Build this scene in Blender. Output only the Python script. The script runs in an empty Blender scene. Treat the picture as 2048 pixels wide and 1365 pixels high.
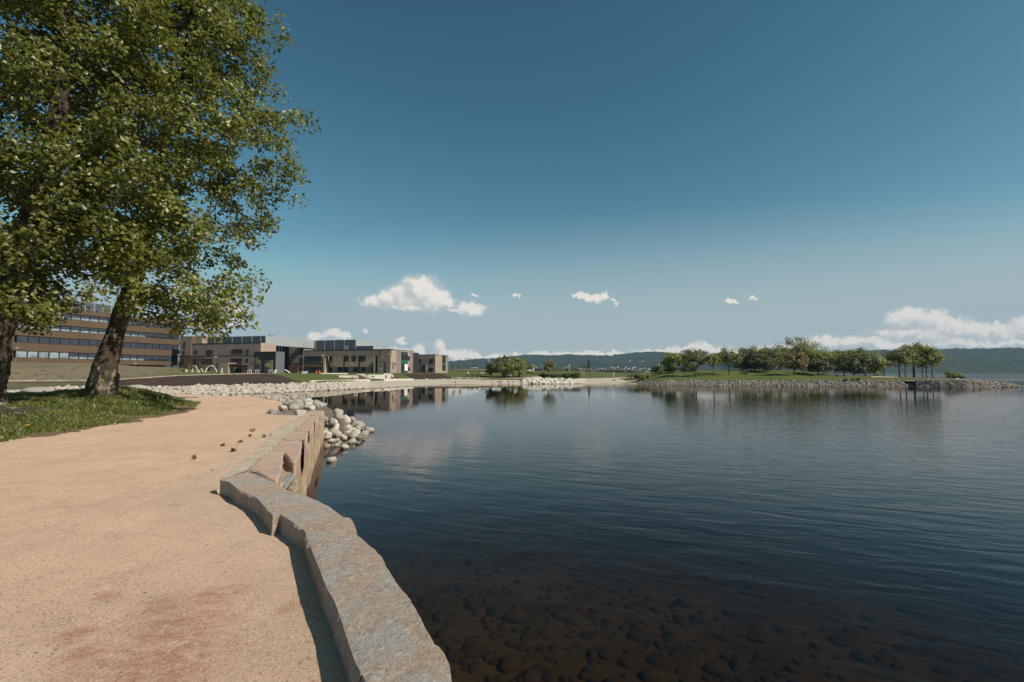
import bpy, math, random
import numpy as np
from mathutils import Vector, Matrix
sc = bpy.context.scene
COL = sc.collection
R = math.radians
# ------------------------------------------------------------------ camera
F = 1000.0; EYE = 2.75; PITCH = R(3.587)
cd = bpy.data.cameras.new('camera'); cam = bpy.data.objects.new('camera', cd); COL.objects.link(cam)
cd.sensor_width = 36; cd.lens = F/2048*36; cd.clip_start = 0.05; cd.clip_end = 20000
cam.location = (0, 0, EYE); cam.rotation_euler = (R(90)+PITCH, 0, 0)
sc.camera = cam
# ------------------------------------------------------------------ exposure, world, sun
sc.view_settings.view_transform = 'Standard'; sc.view_settings.look = 'None'
sc.view_settings.exposure = 0.15; sc.view_settings.gamma = 1.0
SUN_EL, SUN_AZ = 41.0, 118.0            # azimuth clockwise from +Y
world = bpy.data.worlds.new('World'); sc.world = world; world.use_nodes = True

def lin(r, g, b):
    f = lambda c: (c/255/12.92) if c/255 <= .04045 else ((c/255+.055)/1.055)**2.4
    return (f(r), f(g), f(b), 1)

class NT:
    """small node-tree helper"""
    def __init__(s, tree): s.t = tree; s.n = tree.nodes; s.l = tree.links
    def node(s, kind, **kw):
        nd = s.n.new(kind)
        for k, v in kw.items(): setattr(nd, k, v)
        return nd
    def put(s, sock, v):
        if hasattr(v, 'is_linked') or isinstance(v, bpy.types.NodeSocket): s.l.new(v, sock)
        elif v is not None:
            sock.default_value = v
    def m(s, op, a, b=None, c=None, clamp=False):
        nd = s.node('ShaderNodeMath', operation=op, use_clamp=clamp)
        for i, v in enumerate((a, b, c)):
            if v is not None: s.put(nd.inputs[i], v)
        return nd.outputs[0]
    def v(s, op, a, b=None, c=None, scale=None):
        nd = s.node('ShaderNodeVectorMath', operation=op)
        for i, x in enumerate((a, b, c)):
            if x is not None: s.put(nd.inputs[i], x)
        if scale is not None: s.put(nd.inputs['Scale'], scale)
        return nd.outputs['Value'] if op in ('DOT_PRODUCT', 'LENGTH', 'DISTANCE') else nd.outputs['Vector']
    def mix(s, fac, a, b, mode='MIX'):
        nd = s.node('ShaderNodeMix', data_type='RGBA', blend_type=mode)
        s.put(nd.inputs[0], fac); s.put(nd.inputs[6], a); s.put(nd.inputs[7], b)
        return nd.outputs[2]
    def noise(s, vec, scale, detail=4, rough=.55, dist=0, col=False):
        nd = s.node('ShaderNodeTexNoise')
        if vec is not None: s.put(nd.inputs['Vector'], vec)
        nd.inputs['Scale'].default_value = scale; nd.inputs['Detail'].default_value = detail
        nd.inputs['Roughness'].default_value = rough; nd.inputs['Distortion'].default_value = dist
        return nd.outputs['Color' if col else 'Fac']
    def vor(s, vec, scale, feature='F1', out='Distance', rnd=1):
        nd = s.node('ShaderNodeTexVoronoi', feature=feature)
        if vec is not None: s.put(nd.inputs['Vector'], vec)
        nd.inputs['Scale'].default_value = scale; nd.inputs['Randomness'].default_value = rnd
        return nd.outputs[out]
    def ramp(s, fac, stops, interp='LINEAR'):
        nd = s.node('ShaderNodeValToRGB'); s.put(nd.inputs[0], fac)
        cr = nd.color_ramp; cr.interpolation = interp
        while len(cr.elements) > 1: cr.elements.remove(cr.elements[0])
        cr.elements[0].position = stops[0][0]; cr.elements[0].color = stops[0][1]
        for p, c in stops[1:]:
            e = cr.elements.new(p); e.color = c
        return nd.outputs[0]
    def mr(s, x, a, b, c=0., d=1., smooth=False):
        nd = s.node('ShaderNodeMapRange'); nd.clamp = True
        if smooth: nd.interpolation_type = 'SMOOTHSTEP'
        for i, q in enumerate((x, a, b, c, d)): s.put(nd.inputs[i], q)
        return nd.outputs[0]
    def bump(s, h, strength, dist, normal=None):
        nd = s.node('ShaderNodeBump'); s.put(nd.inputs['Strength'], strength)
        nd.inputs['Distance'].default_value = dist; s.put(nd.inputs['Height'], h)
        if normal is not None: s.put(nd.inputs['Normal'], normal)
        return nd.outputs[0]

# sky with clouds placed by direction (they sit at infinity, round the whole scene)
CLOUDS = [  # px, py, rx, ry in photograph pixels on the plane of directions
 (745,603,30,15),(775,598,27,19),(806,594,36,27),(838,585,42,35),(868,600,36,27),(893,606,16,13),(820,612,70,9),
 (940,617,35,14),(918,624,24,8),(1030,595,9,4.5),(1165,592,20,8),(1188,598,26,10),(1211,593,8,9),(1226,606,9,3),
 (1467,602,14,7),(1509,596,10,5),(952,586,8,3),
 (640,676,24,8),(665,670,26,12),(688,674,20,10),(728,661,7,3),(803,682,14,5),(800,703,22,9),(838,700,17,13),(878,694,15,14),(893,705,26,9),
 (918,712,20,10),(946,710,16,8),(462,627,20,17),(432,616,20,20),(455,650,40,10),(75,603,40,16),(20,596,30,16),(300,640,30,10),
 (980,716,50,6),(1060,716,60,8),(1095,712,25,9),(1150,714,60,8),(1178,709,16,7),(1250,712,90,9),(1320,704,60,8),(1400,700,60,12),(1415,692,18,8),
 (1480,706,60,8),(1560,700,50,9),(1610,690,30,9),(1655,684,50,16),(1700,682,40,13),(1745,684,60,13),
 (1800,640,32,20),(1825,634,44,22),(1870,645,50,26),(1900,655,62,24),(1955,662,50,18),(2010,664,55,18),(2060,655,50,24),(1850,668,110,20),(1980,685,160,14),(1800,690,160,10),
 (2150,650,70,22),(2260,670,90,20),(-80,600,60,20),(-200,660,70,20)]
w = NT(world.node_tree); w.n.clear()
geo = w.node('ShaderNodeTexCoord').outputs['Generated']
vn = w.v('NORMALIZE', geo)
sep = w.node('ShaderNodeSeparateXYZ'); w.l.new(vn, sep.inputs[0])
yy = w.m('MAXIMUM', sep.outputs[1], .02)
uu = w.m('DIVIDE', sep.outputs[0], yy); ww = w.m('DIVIDE', sep.outputs[2], yy)
def comb(T, x, y, z):
    nd = T.node('ShaderNodeCombineXYZ')
    for i, q in enumerate((x, y, z)): T.put(nd.inputs[i], q)
    return nd.outputs[0]
gn = comb(w, uu, ww, 0.)
n1 = w.noise(gn, 26, 8, .66, 0, True); n2 = w.noise(gn, 95, 6, .62, 0, True)
off1 = w.v('SCALE', w.v('SUBTRACT', n1, (.5, .5, .5)), scale=.046)
off2 = w.v('SCALE', w.v('SUBTRACT', n2, (.5, .5, .5)), scale=.018)
def field(p):
    f = None
    for (px, py, rx, ry) in CLOUDS:
        d = w.v('MULTIPLY_ADD', p, (1000/rx, 1000/ry, 0), (-(px-1024)/rx, -(745-py)/ry, 0))
        q = w.v('DOT_PRODUCT', d, d)
        f = q if f is None else w.node('ShaderNodeMath', operation='SMOOTH_MIN') and w.m('SMOOTH_MIN', f, q, .35)
    return w.m('SUBTRACT', 1.0, f)
pp = w.v('ADD', w.v('ADD', gn, off1), off2)
f1 = field(pp)
f2 = field(w.v('ADD', pp, (.009, .010, 0)))
billow = w.vor(w.v('ADD', gn, off2), 70, 'SMOOTH_F1')
puff = w.noise(pp, 60, 5, .6)
dens = w.m('ADD', f1, w.m('MULTIPLY', w.m('SUBTRACT', .42, billow), .55))
alpha = w.mr(dens, -.22, .62, 0, .97, True)
infront = w.mr(sep.outputs[1], .05, .15)
alpha = w.m('MAXIMUM', alpha, w.mr(w.m('ADD', f1, w.m('MULTIPLY', w.m('SUBTRACT', puff, .5), 1.2)), -.75, .9, 0, .42, True))
alpha = w.m('MULTIPLY', alpha, infront)
lit = w.m('SUBTRACT', w.m('SUBTRACT', f1, f2), -.22)
lit = w.m('ADD', lit, w.m('MULTIPLY', w.m('SUBTRACT', puff, .5), .9))
lit = w.m('ADD', lit, w.m('MULTIPLY', w.m('SUBTRACT', .45, billow), .5))
lit = w.mr(lit, -.15, .65, 0, 1, True)
sky = w.node('ShaderNodeTexSky', sky_type='NISHITA'); sky.sun_disc = False
sky.sun_elevation = R(SUN_EL); sky.sun_rotation = R(SUN_AZ)
sky.air_density = 1.0; sky.dust_density = .8; sky.ozone_density = 1.6; sky.altitude = 50
SKY_STR = .077
SKYP = ((1.8, .37, 4.2), (1.42, .66, 5.6), (1.4, .51, 5.95)); HZ = (.95, (5.0, 5.8, 5.95, 1))
SEPS = w.node('ShaderNodeSeparateColor'); w.l.new(sky.outputs[0], SEPS.inputs[0])
cc_ = w.node('ShaderNodeCombineColor')
for i_, (p_, k_, c_) in enumerate(SKYP):      # grade of the air: power and gain per channel
    w.l.new(w.m('SMOOTH_MIN', w.m('MULTIPLY', w.m('POWER', SEPS.outputs[i_], p_), k_), c_, 1.), cc_.inputs[i_])
hz_ = w.mr(w.m('SUBTRACT', ww, w.m('MULTIPLY', uu, .08)), .0, .34, 1, 0, True)
skyc = w.mix(w.m('MULTIPLY', hz_, HZ[0]), cc_.outputs[0], HZ[1])
ccol = w.mix(lit, (6.2, 6.5, 6.5, 1), (11.2, 10.2, 9.0, 1))
low = w.mr(ww, .03, .14)            # clouds low over the horizon are veiled by the air
ccol = w.mix(w.m('MULTIPLY', w.m('SUBTRACT', 1.0, low), .22), ccol, (5.6, 6.2, 6.2, 1))
fin = w.mix(alpha, skyc, ccol)
bg = w.node('ShaderNodeBackground'); bg.inputs[1].default_value = SKY_STR; w.l.new(fin, bg.inputs[0])
out = w.node('ShaderNodeOutputWorld'); w.l.new(bg.outputs[0], out.inputs[0])
world.cycles.sampling_method = 'MANUAL'; world.cycles.sample_map_resolution = 1024

sd_ = bpy.data.lights.new('sun', 'SUN'); sun = bpy.data.objects.new('sun', sd_); COL.objects.link(sun)
sd_.energy = 5.0; sd_.angle = R(.53); sd_.color = (1, .91, .79)
sdir = Vector((math.sin(R(SUN_AZ))*math.cos(R(SUN_EL)), math.cos(R(SUN_AZ))*math.cos(R(SUN_EL)), math.sin(R(SUN_EL))))
sun.rotation_euler = sdir.to_track_quat('Z', 'Y').to_euler(); sun.location = (40, -40, 60)
cy = sc.cycles
cy.max_bounces = 8; cy.transparent_max_bounces = 24; cy.diffuse_bounces = 3; cy.glossy_bounces = 4; cy.transmission_bounces = 4
cy.volume_bounces = 0; cy.use_denoising = True; cy.caustics_reflective = False; cy.caustics_refractive = False
cy.sample_clamp_indirect = 4

# ------------------------------------------------------------------ helpers
def ray(px, py):
    x, y = (px-1024)/F, (682.5-py)/F
    c, s = math.cos(PITCH), math.sin(PITCH)
    return Vector((x, c-y*s, s+y*c))
def atz(px, py, z):
    d = ray(px, py); t = (z-EYE)/d.z; return Vector((d.x*t, d.y*t, z))
def aty(px, py, Y):
    d = ray(px, py); t = Y/d.y; return Vector((d.x*t, Y, EYE+d.z*t))
def project(x, y, z):
    c, s = math.cos(PITCH), math.sin(PITCH)
    dz = z-EYE; dep = np.maximum(y*c+dz*s, 1e-3); up = -y*s+dz*c
    return 1024+F*x/dep, 682.5-F*up/dep
def tag(o, label=None, cat=None, group=None, kind=None):
    if label: o['label'] = label
    if cat: o['category'] = cat
    if group: o['group'] = group
    if kind: o['kind'] = kind
    return o
def empty(name, loc=(0, 0, 0), label=None, cat=None, group=None, rz=0):
    o = bpy.data.objects.new(name, None); COL.objects.link(o); o.location = loc; o.rotation_euler = (0, 0, rz)
    o.empty_display_size = .3
    return tag(o, label, cat, group)
def mesh_obj(name, verts, faces, mats, parent=None, smooth=False, midx=None):
    me = bpy.data.meshes.new(name)
    if isinstance(verts, np.ndarray): verts = verts.tolist()
    me.from_pydata(verts, [], faces)
    if not isinstance(mats, (list, tuple)): mats = [mats]
    for m_ in mats: me.materials.append(m_)
    if midx is not None: me.polygons.foreach_set('material_index', midx)
    if smooth: me.polygons.foreach_set('use_smooth', [True]*len(me.polygons))
    me.update()
    o = bpy.data.objects.new(name, me); COL.objects.link(o)
    if parent is not None: o.parent = parent
    return o
def np_obj(name, V, Fq, mats, parent=None, smooth=False, attrs=None):
    """fast mesh from arrays; Fq (n,k)"""
    V = np.asarray(V, np.float32); Fq = np.asarray(Fq, np.int32); n, k = Fq.shape
    me = bpy.data.meshes.new(name)
    me.vertices.add(len(V)); me.vertices.foreach_set('co', V.ravel())
    me.loops.add(n*k); me.loops.foreach_set('vertex_index', Fq.ravel())
    me.polygons.add(n); me.polygons.foreach_set('loop_start', np.arange(0, n*k, k, dtype=np.int32))
    me.polygons.foreach_set('loop_total', np.full(n, k, np.int32))
    if smooth: me.polygons.foreach_set('use_smooth', np.ones(n, bool))
    if not isinstance(mats, (list, tuple)): mats = [mats]
    for m_ in mats: me.materials.append(m_)
    for an, av in (attrs or {}).items():
        a = me.attributes.new(an, 'FLOAT', 'POINT'); a.data.foreach_set('value', np.asarray(av, np.float32))
    me.update(); me.validate()
    o = bpy.data.objects.new(name, me); COL.objects.link(o)
    if parent is not None: o.parent = parent
    return o
class MB:
    """collects simple solids into one mesh"""
    def __init__(s): s.v = []; s.f = []
    def add(s, vs, fs):
        b = len(s.v); s.v += [tuple(x) for x in vs]; s.f += [tuple(i+b for i in f) for f in fs]; return s
    def box(s, x0, x1, y0, y1, z0, z1):
        return s.add([(x0,y0,z0),(x1,y0,z0),(x1,y1,z0),(x0,y1,z0),(x0,y0,z1),(x1,y0,z1),(x1,y1,z1),(x0,y1,z1)],
                     [(0,3,2,1),(4,5,6,7),(0,1,5,4),(1,2,6,5),(2,3,7,6),(3,0,4,7)])
    def obox(s, o, t, n, s0, s1, d0, d1, z0, z1):
        """box in a facade frame: along t, outwards n"""
        P = [o+t*a+n*d for a, d in ((s0,d1),(s1,d1),(s1,d0),(s0,d0))]
        vs = [(p.x,p.y,z0) for p in P]+[(p.x,p.y,z1) for p in P]
        return s.add(vs, [(0,3,2,1),(4,5,6,7),(0,1,5,4),(1,2,6,5),(2,3,7,6),(3,0,4,7)])
    def tube(s, pts, rs, k=8, cap=True):
        pts = [Vector(p) for p in pts]; n = len(pts)
        if not isinstance(rs, (list, tuple)): rs = [rs]*n
        b = len(s.v); up = Vector((0, 0, 1)); prev = None
        for i, p in enumerate(pts):
            t = (pts[min(i+1, n-1)]-pts[max(i-1, 0)])
            t = t.normalized() if t.length > 1e-9 else Vector((0, 0, 1))
            if prev is None:
                a = t.cross(Vector((1, 0, 0)) if abs(t.x) < .9 else Vector((0, 1, 0))).normalized()
            else:
                a = (prev-t*prev.dot(t)); a = a.normalized() if a.length > 1e-6 else t.orthogonal().normalized()
            prev = a; c = t.cross(a)
            for j in range(k):
                q = 2*math.pi*j/k
                s.v.append(tuple(p+(a*math.cos(q)+c*math.sin(q))*rs[i]))
        for i in range(n-1):
            for j in range(k):
                s.f.append((b+i*k+j, b+i*k+(j+1) % k, b+(i+1)*k+(j+1) % k, b+(i+1)*k+j))
        if cap:
            s.f.append(tuple(b+j for j in reversed(range(k)))); s.f.append(tuple(b+(n-1)*k+j for j in range(k)))
        return s
    def obj(s, name, mat, parent=None, smooth=False): return mesh_obj(name, s.v, s.f, mat, parent, smooth)
def vnoise(P, seed=0):
    """cheap smooth value noise, P (n,3)"""
    P = np.asarray(P, float); i = np.floor(P).astype(np.int64); f = P-i; f = f*f*(3-2*f); r = 0
    for dx in (0, 1):
        for dy in (0, 1):
            for dz in (0, 1):
                h = ((i[:,0]+dx)*374761393+(i[:,1]+dy)*668265263+(i[:,2]+dz)*2147483647+seed*974711) & 0x7fffffff
                h = (h ^ (h >> 13))*1274126177 & 0x7fffffff; h = (h ^ (h >> 16)) & 0xffff
                wgt = (f[:,0] if dx else 1-f[:,0])*(f[:,1] if dy else 1-f[:,1])*(f[:,2] if dz else 1-f[:,2])
                r = r+wgt*(h/65535.)
    return r
def fbm(P, oct=4, seed=0):
    a, s_, t = 1., 0., 0.
    for o in range(oct):
        s_ = s_+a*(vnoise(P*2**o, seed+o)-.5); t += a; a *= .5
    return s_/t*2

# ------------------------------------------------------------------ materials
def newmat(name):
    m_ = bpy.data.materials.new(name); m_.use_nodes = True; t = NT(m_.node_tree); t.n.clear()
    o = t.node('ShaderNodeOutputMaterial'); p = t.node('ShaderNodeBsdfPrincipled'); t.l.new(p.outputs[0], o.inputs[0])
    p.inputs['Specular IOR Level'].default_value = .3
    t.P = p; t.O = o
    return m_, t
def simple(name, c, rough=.6, c2=None, scale=3., bump=0, bscale=30., metal=0, objrand=0, spec=.3, stretch=None, detail=5):
    m_, t = newmat(name)
    tc = t.node('ShaderNodeTexCoord').outputs['Object']
    if stretch: tc = t.v('MULTIPLY', tc, stretch)
    col = c
    nz = t.noise(tc, scale, detail)
    if c2 is None: c2 = tuple(x*.72 for x in c[:3])+(1,)
    col = t.mix(t.mr(nz, .35, .68), c, c2)
    if objrand:
        oi = t.node('ShaderNodeObjectInfo').outputs['Random']
        h = t.node('ShaderNodeHueSaturation'); t.l.new(col, h.inputs['Color'])
        t.put(h.inputs['Value'], t.mr(oi, 0, 1, 1-objrand, 1+objrand)); t.put(h.inputs['Saturation'], t.mr(t.m('FRACT', t.m('MULTIPLY', oi, 7.3)), 0, 1, .7, 1.25))
        col = h.outputs[0]
    t.put(t.P.inputs['Base Color'], col); t.P.inputs['Roughness'].default_value = rough; t.P.inputs['Metallic'].default_value = metal
    t.P.inputs['Specular IOR Level'].default_value = spec
    if bump: t.l.new(t.bump(t.noise(tc, bscale, 6, .65), bump, .05), t.P.inputs['Normal'])
    return m_
def rgb(r, g, b): return (r, g, b, 1)

def m_granite():
    m_, t = newmat('granite')
    g = t.node('ShaderNodeNewGeometry').outputs['Position']
    n = t.noise(t.v('MULTIPLY', g, (1, 1, 2)), 2.2, 6, .65, .6)
    warm = t.mix(t.mr(n, .42, .58), rgb(.55, .50, .445), rgb(.62, .44, .315))
    fine = t.noise(g, 90, 4, .75)
    c = t.mix(t.mr(fine, .4, .62), warm, t.mix(.5, warm, rgb(.17, .15, .14)))
    med = t.noise(g, 17, 5, .7, .3)
    c = t.mix(t.mr(med, .5, .66, 0, .7), c, rgb(.66, .62, .56))
    c = t.mix(t.mr(t.noise(g, 9, 6, .8), .55, .68, 0, .65), c, rgb(.20, .16, .145))
    sp = t.vor(g, 160, out='Distance'); c = t.mix(t.mr(sp, .0, .25, .35, 0), c, rgb(.07, .06, .055))
    t.put(t.P.inputs['Base Color'], c); t.P.inputs['Roughness'].default_value = .85
    h = t.m('ADD', t.m('MULTIPLY', t.noise(g, 14, 8, .72, .2), 1.0), t.m('MULTIPLY', t.noise(g, 60, 4, .8), .5))
    t.l.new(t.bump(h, 1.0, .06), t.P.inputs['Normal'])
    return m_
def m_slab():
    m_, t = newmat('sandstone_slab')
    g = t.node('ShaderNodeNewGeometry').outputs['Position']
    n = t.noise(g, 1.7, 5, .6)
    c = t.mix(t.mr(n, .4, .62), rgb(.50, .35, .26), rgb(.40, .31, .24))
    c = t.mix(t.mr(t.noise(g, 70, 4, .8), .42, .7, 0, .5), c, rgb(.25, .18, .14))
    c = t.mix(t.mr(t.noise(t.v('MULTIPLY', g, (1, 4, 1)), 6, 5, .8), .6, .75, 0, .5), c, rgb(.58, .5, .42))
    t.put(t.P.inputs['Base Color'], c); t.P.inputs['Roughness'].default_value = .9
    t.l.new(t.bump(t.noise(g, 25, 8, .75), .7, .03), t.P.inputs['Normal'])
    return m_
def m_face():
    m_, t = newmat('rough_quay_stone')
    g = t.node('ShaderNodeNewGeometry').outputs['Position']
    n = t.noise(t.v('MULTIPLY', g, (1, 1, .5)), 3.2, 6, .7, .5)
    c = t.mix(t.mr(n, .36, .66), rgb(.54, .40, .27), rgb(.33, .24, .16))
    c = t.mix(t.mr(t.noise(g, 11, 6, .75), .55, .72, 0, .6), c, rgb(.10, .085, .07))
    sep_ = t.node('ShaderNodeSeparateXYZ'); t.l.new(g, sep_.inputs[0])
    wet = t.mr(t.m('ADD', sep_.outputs[2], t.m('MULTIPLY', t.noise(g, 5), .25)), .03, .16, 1, 0)   # water-stained foot of the wall
    c = t.mix(wet, c, rgb(.05, .045, .035))
    t.put(t.P.inputs['Base Color'], c); t.P.inputs['Roughness'].default_value = .85
    t.l.new(t.bump(t.noise(g, 12, 8, .75), .9, .06), t.P.inputs['Normal'])
    return m_
def m_sand():
    m_, t = newmat('packed_sand')
    g = t.node('ShaderNodeNewGeometry').outputs['Position']
    base = t.mix(t.mr(t.noise(g, .35, 5, .6), .35, .65), rgb(.74, .515, .365), rgb(.64, .43, .30))
    base = t.mix(t.mr(t.noise(g, 2.2, 6, .65, .4), .42, .72, 0, .7), base, rgb(.52, .35, .24))
    # iron-red stains in the near part
    blob = None
    for (x, y, r_) in ((-2.41, 3.58, .22), (-2.15, 3.66, .2), (-2.1, 3.25, .34), (-2.13, 2.92, .3), (-2.46, 2.99, .16), (-1.9, 2.95, .28), (-1.85, 2.72, .26), (-2.7, 3.2, .14), (-2.1, 2.66, .22), (-1.5, 3.5, .1), (-2.95, 3.75, .1)):
        d = t.v('LENGTH', t.v('MULTIPLY', t.v('SUBTRACT', g, (x, y, 1.12)), (1/r_, 1/(r_*1.0), .1)))
        q = t.mr(d, .3, 1.5, 1, 0, True); blob = q if blob is None else t.m('MAXIMUM', blob, q)
    red = t.m('MULTIPLY', blob, t.mr(t.noise(t.v('MULTIPLY', g, (1, 1.6, 1)), 7, 6, .7, .5), .36, .62))
    base = t.mix(t.m('MULTIPLY', red, .75), base, rgb(.38, .15, .09))
    # pale lichen-like crust beside the curved wall
    d = t.node('ShaderNodeAttribute', attribute_name='wallzone').outputs['Fac']
    crust = t.m('MULTIPLY', d, t.mr(t.noise(g, 6, 6, .72, .6), .44, .58))
    base = t.mix(t.m('MULTIPLY', crust, .85), base, rgb(.52, .445, .34))
    # damp grey gravelly streaks
    grav = t.mr(t.noise(g, 1.1, 5, .7), .52, .66)
    peb = t.vor(g, 38, out='Distance'); pc = t.vor(g, 38, out='Color')
    pm = t.m('MULTIPLY', t.mr(peb, .20, .30, 1, 0), t.m('GREATER_THAN', t.m('FRACT', t.v('DOT_PRODUCT', pc, (3.1, 5.7, 2.3))), .55))
    base = t.mix(t.m('MULTIPLY', t.m('MULTIPLY', pm, grav), .8), base, rgb(.12, .10, .09))
    sp = t.vor(g, 110, out='Distance'); spc = t.v('DOT_PRODUCT', t.vor(g, 110, out='Color'), (1.7, 2.9, 5.1))
    sm = t.mr(sp, .15, .35, 1, 0)
    base = t.mix(t.m('MULTIPLY', sm, t.m('GREATER_THAN', t.m('FRACT', spc), .80)), base, rgb(.62, .50, .38))
    base = t.mix(t.m('MULTIPLY', sm, t.m('LESS_THAN', t.m('FRACT', spc), .16)), base, rgb(.13, .09, .065))
    s1 = t.noise(g, 62, 2, .6); base = t.mix(t.mr(s1, .60, .67, 0, .75), base, rgb(.17, .125, .10)); base = t.mix(t.mr(s1, .40, .33, 0, .6), base, rgb(.86, .72, .56))
    s2 = t.noise(g, 17, 3, .7); base = t.mix(t.mr(s2, .56, .70, 0, .4), base, rgb(.33, .22, .15))
    grain = t.noise(g, 320, 3, .8)
    base = t.mix(t.mr(grain, .42, .68, .0, .5), base, rgb(.16, .10, .07))
    t.put(t.P.inputs['Base Color'], base); t.P.inputs['Roughness'].default_value = .95; t.P.inputs['Specular IOR Level'].default_value = .15
    h = t.m('ADD', t.m('MULTIPLY', t.noise(g, 60, 6, .8), .5), t.m('ADD', t.m('MULTIPLY', t.noise(g, 7, 4, .6), .35), t.m('MULTIPLY', pm, .25)))
    t.l.new(t.bump(h, .8, .03), t.P.inputs['Normal'])
    return m_
def ground_mat(name, c1, c2, sc1, c3=None, sc3=30., bumpd=.05, thr=(.5, .7), amt=.8, rough=.95):
    m_, t = newmat(name)
    g = t.node('ShaderNodeNewGeometry').outputs['Position']
    c = t.mix(t.mr(t.noise(g, sc1, 6, .65), .35, .65), c1, c2)
    if c3: c = t.mix(t.mr(t.noise(g, sc3, 5, .75), thr[0], thr[1], 0, amt), c, c3)
    t.put(t.P.inputs['Base Color'], c); t.P.inputs['Roughness'].default_value = rough; t.P.inputs['Specular IOR Level'].default_value = .12
    t.l.new(t.bump(t.noise(g, sc3*.6, 7, .75), .8, bumpd), t.P.inputs['Normal'])
    return m_
def m_rock(name, ca, cb, cc):
    m_, t = newmat(name)
    tc = t.node('ShaderNodeTexCoord').outputs['Object']; oi = t.node('ShaderNodeObjectInfo').outputs['Random']
    at = t.node('ShaderNodeAttribute', attribute_name='rnd').outputs['Fac']
    rn = t.m('FRACT', t.m('ADD', oi, at))
    p = t.v('ADD', tc, comb(t, t.m('MULTIPLY', rn, 37.), t.m('MULTIPLY', rn, 11.), 0.))
    c = t.ramp(rn, [(0, ca), (.45, cb), (.8, cc), (1, ca)])
    c = t.mix(t.mr(t.noise(p, 2.5, 6, .7, .8), .42, .7, 0, .55), c, tuple(x*.55 for x in cb[:3])+(1,))
    c = t.mix(t.mr(t.noise(p, 14, 5, .75), .52, .7, 0, .5), c, tuple(min(1, x*1.35) for x in ca[:3])+(1,))
    g = t.node('ShaderNodeNewGeometry').outputs['Position']; s_ = t.node('ShaderNodeSeparateXYZ'); t.l.new(g, s_.inputs[0])
    wet = t.mr(t.m('ADD', s_.outputs[2], t.m('MULTIPLY', t.noise(g, 6), .08)), .05, .14, .8, 0)
    c = t.mix(wet, c, rgb(.05, .04, .03))
    t.put(t.P.inputs['Base Color'], c); t.P.inputs['Roughness'].default_value = .8
    t.l.new(t.bump(t.noise(p, 9, 8, .72), .6, .05), t.P.inputs['Normal'])
    return m_
def m_leaf(name, ca, cb, cc, trans=.35, rough=.42, tcol=None):
    m_, t = newmat(name)
    at = t.node('ShaderNodeAttribute', attribute_name='rnd').outputs['Fac']
    ob = t.node('ShaderNodeObjectInfo').outputs['Random']
    c = t.ramp(at, [(0, ca), (.5, cb), (1, cc)])
    h = t.node('ShaderNodeHueSaturation'); t.l.new(c, h.inputs['Color']); t.put(h.inputs['Value'], t.mr(ob, 0, 1, .85, 1.15)); c = h.outputs[0]
    t.put(t.P.inputs['Base Color'], c); t.P.inputs['Roughness'].default_value = rough; t.P.inputs['Specular IOR Level'].default_value = .62
    tr = t.node('ShaderNodeBsdfTranslucent'); t.put(tr.inputs[0], t.mix(.5, c, tcol or rgb(.16, .22, .02)))
    mx = t.node('ShaderNodeMixShader'); mx.inputs[0].default_value = trans
    t.l.new(t.P.outputs[0], mx.inputs[1]); t.l.new(tr.outputs[0], mx.inputs[2]); t.l.new(mx.outputs[0], t.O.inputs[0])
    return m_
def m_bark(name, plane=False):
    m_, t = newmat(name)
    g = t.node('ShaderNodeTexCoord').outputs['Object']
    p = t.v('MULTIPLY', g, (1, 1, .35))
    c = t.mix(t.mr(t.noise(p, 5, 6, .7), .38, .62), rgb(.075, .055, .04), rgb(.17, .13, .10))
    if plane:
        c = t.mix(t.mr(t.noise(t.v('MULTIPLY', g, (1, 1, .5)), 1.6, 3, .5, .4), .56, .62, 0, .9), c, rgb(.42, .34, .25))
        c = t.mix(t.mr(t.noise(g, 2.3, 6, .75), .45, .56, 0, .9), c, rgb(.035, .036, .016))
    t.put(t.P.inputs['Base Color'], c); t.P.inputs['Roughness'].default_value = .92
    t.l.new(t.bump(t.noise(t.v('MULTIPLY', g, (1, 1, .3)), 12, 8, .75), 1.0, .12), t.P.inputs['Normal'])
    return m_
def m_timber(name, c1, c2, step=.16):
    """vertical timber boards, wear in broad uneven areas"""
    m_, t = newmat(name)
    g = t.node('ShaderNodeNewGeometry').outputs['Position']
    s_ = t.node('ShaderNodeSeparateXYZ'); t.l.new(g, s_.inputs[0])
    hx = t.m('ADD', t.m('MULTIPLY', s_.outputs[0], 1.), t.m('MULTIPLY', s_.outputs[1], 1.13))
    q = comb(t, hx, t.m('MULTIPLY', s_.outputs[2], .06), 0.)
    c = t.mix(t.mr(t.noise(q, 2.2, 5, .8), .36, .64), c1, c2)
    c = t.mix(t.mr(t.noise(comb(t, t.m('MULTIPLY', hx, .12), t.m('MULTIPLY', s_.outputs[2], .22), 0.), 1., 4, .6), .4, .65, 0, .5), c, tuple(x*.72 for x in c2[:3])+(1,))
    line = t.m('LESS_THAN', t.m('FRACT', t.m('DIVIDE', hx, step*7)), .035)
    c = t.mix(t.m('MULTIPLY', line, .5), c, rgb(.05, .04, .035))
    t.put(t.P.inputs['Base Color'], c); t.P.inputs['Roughness'].default_value = .85
    return m_
def m_glass(name, c=rgb(.02, .025, .03), rough=.05):
    m_, t = newmat(name)
    g = t.node('ShaderNodeNewGeometry').outputs['Position']
    t.put(t.P.inputs['Base Color'], t.mix(t.mr(t.noise(g, .6, 3), .4, .6), c, tuple(x*1.8 for x in c[:3])+(1,)))
    t.P.inputs['Roughness'].default_value = rough; t.P.inputs['Specular IOR Level'].default_value = .6 if 'reflecting' in name else .3
    return m_
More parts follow.
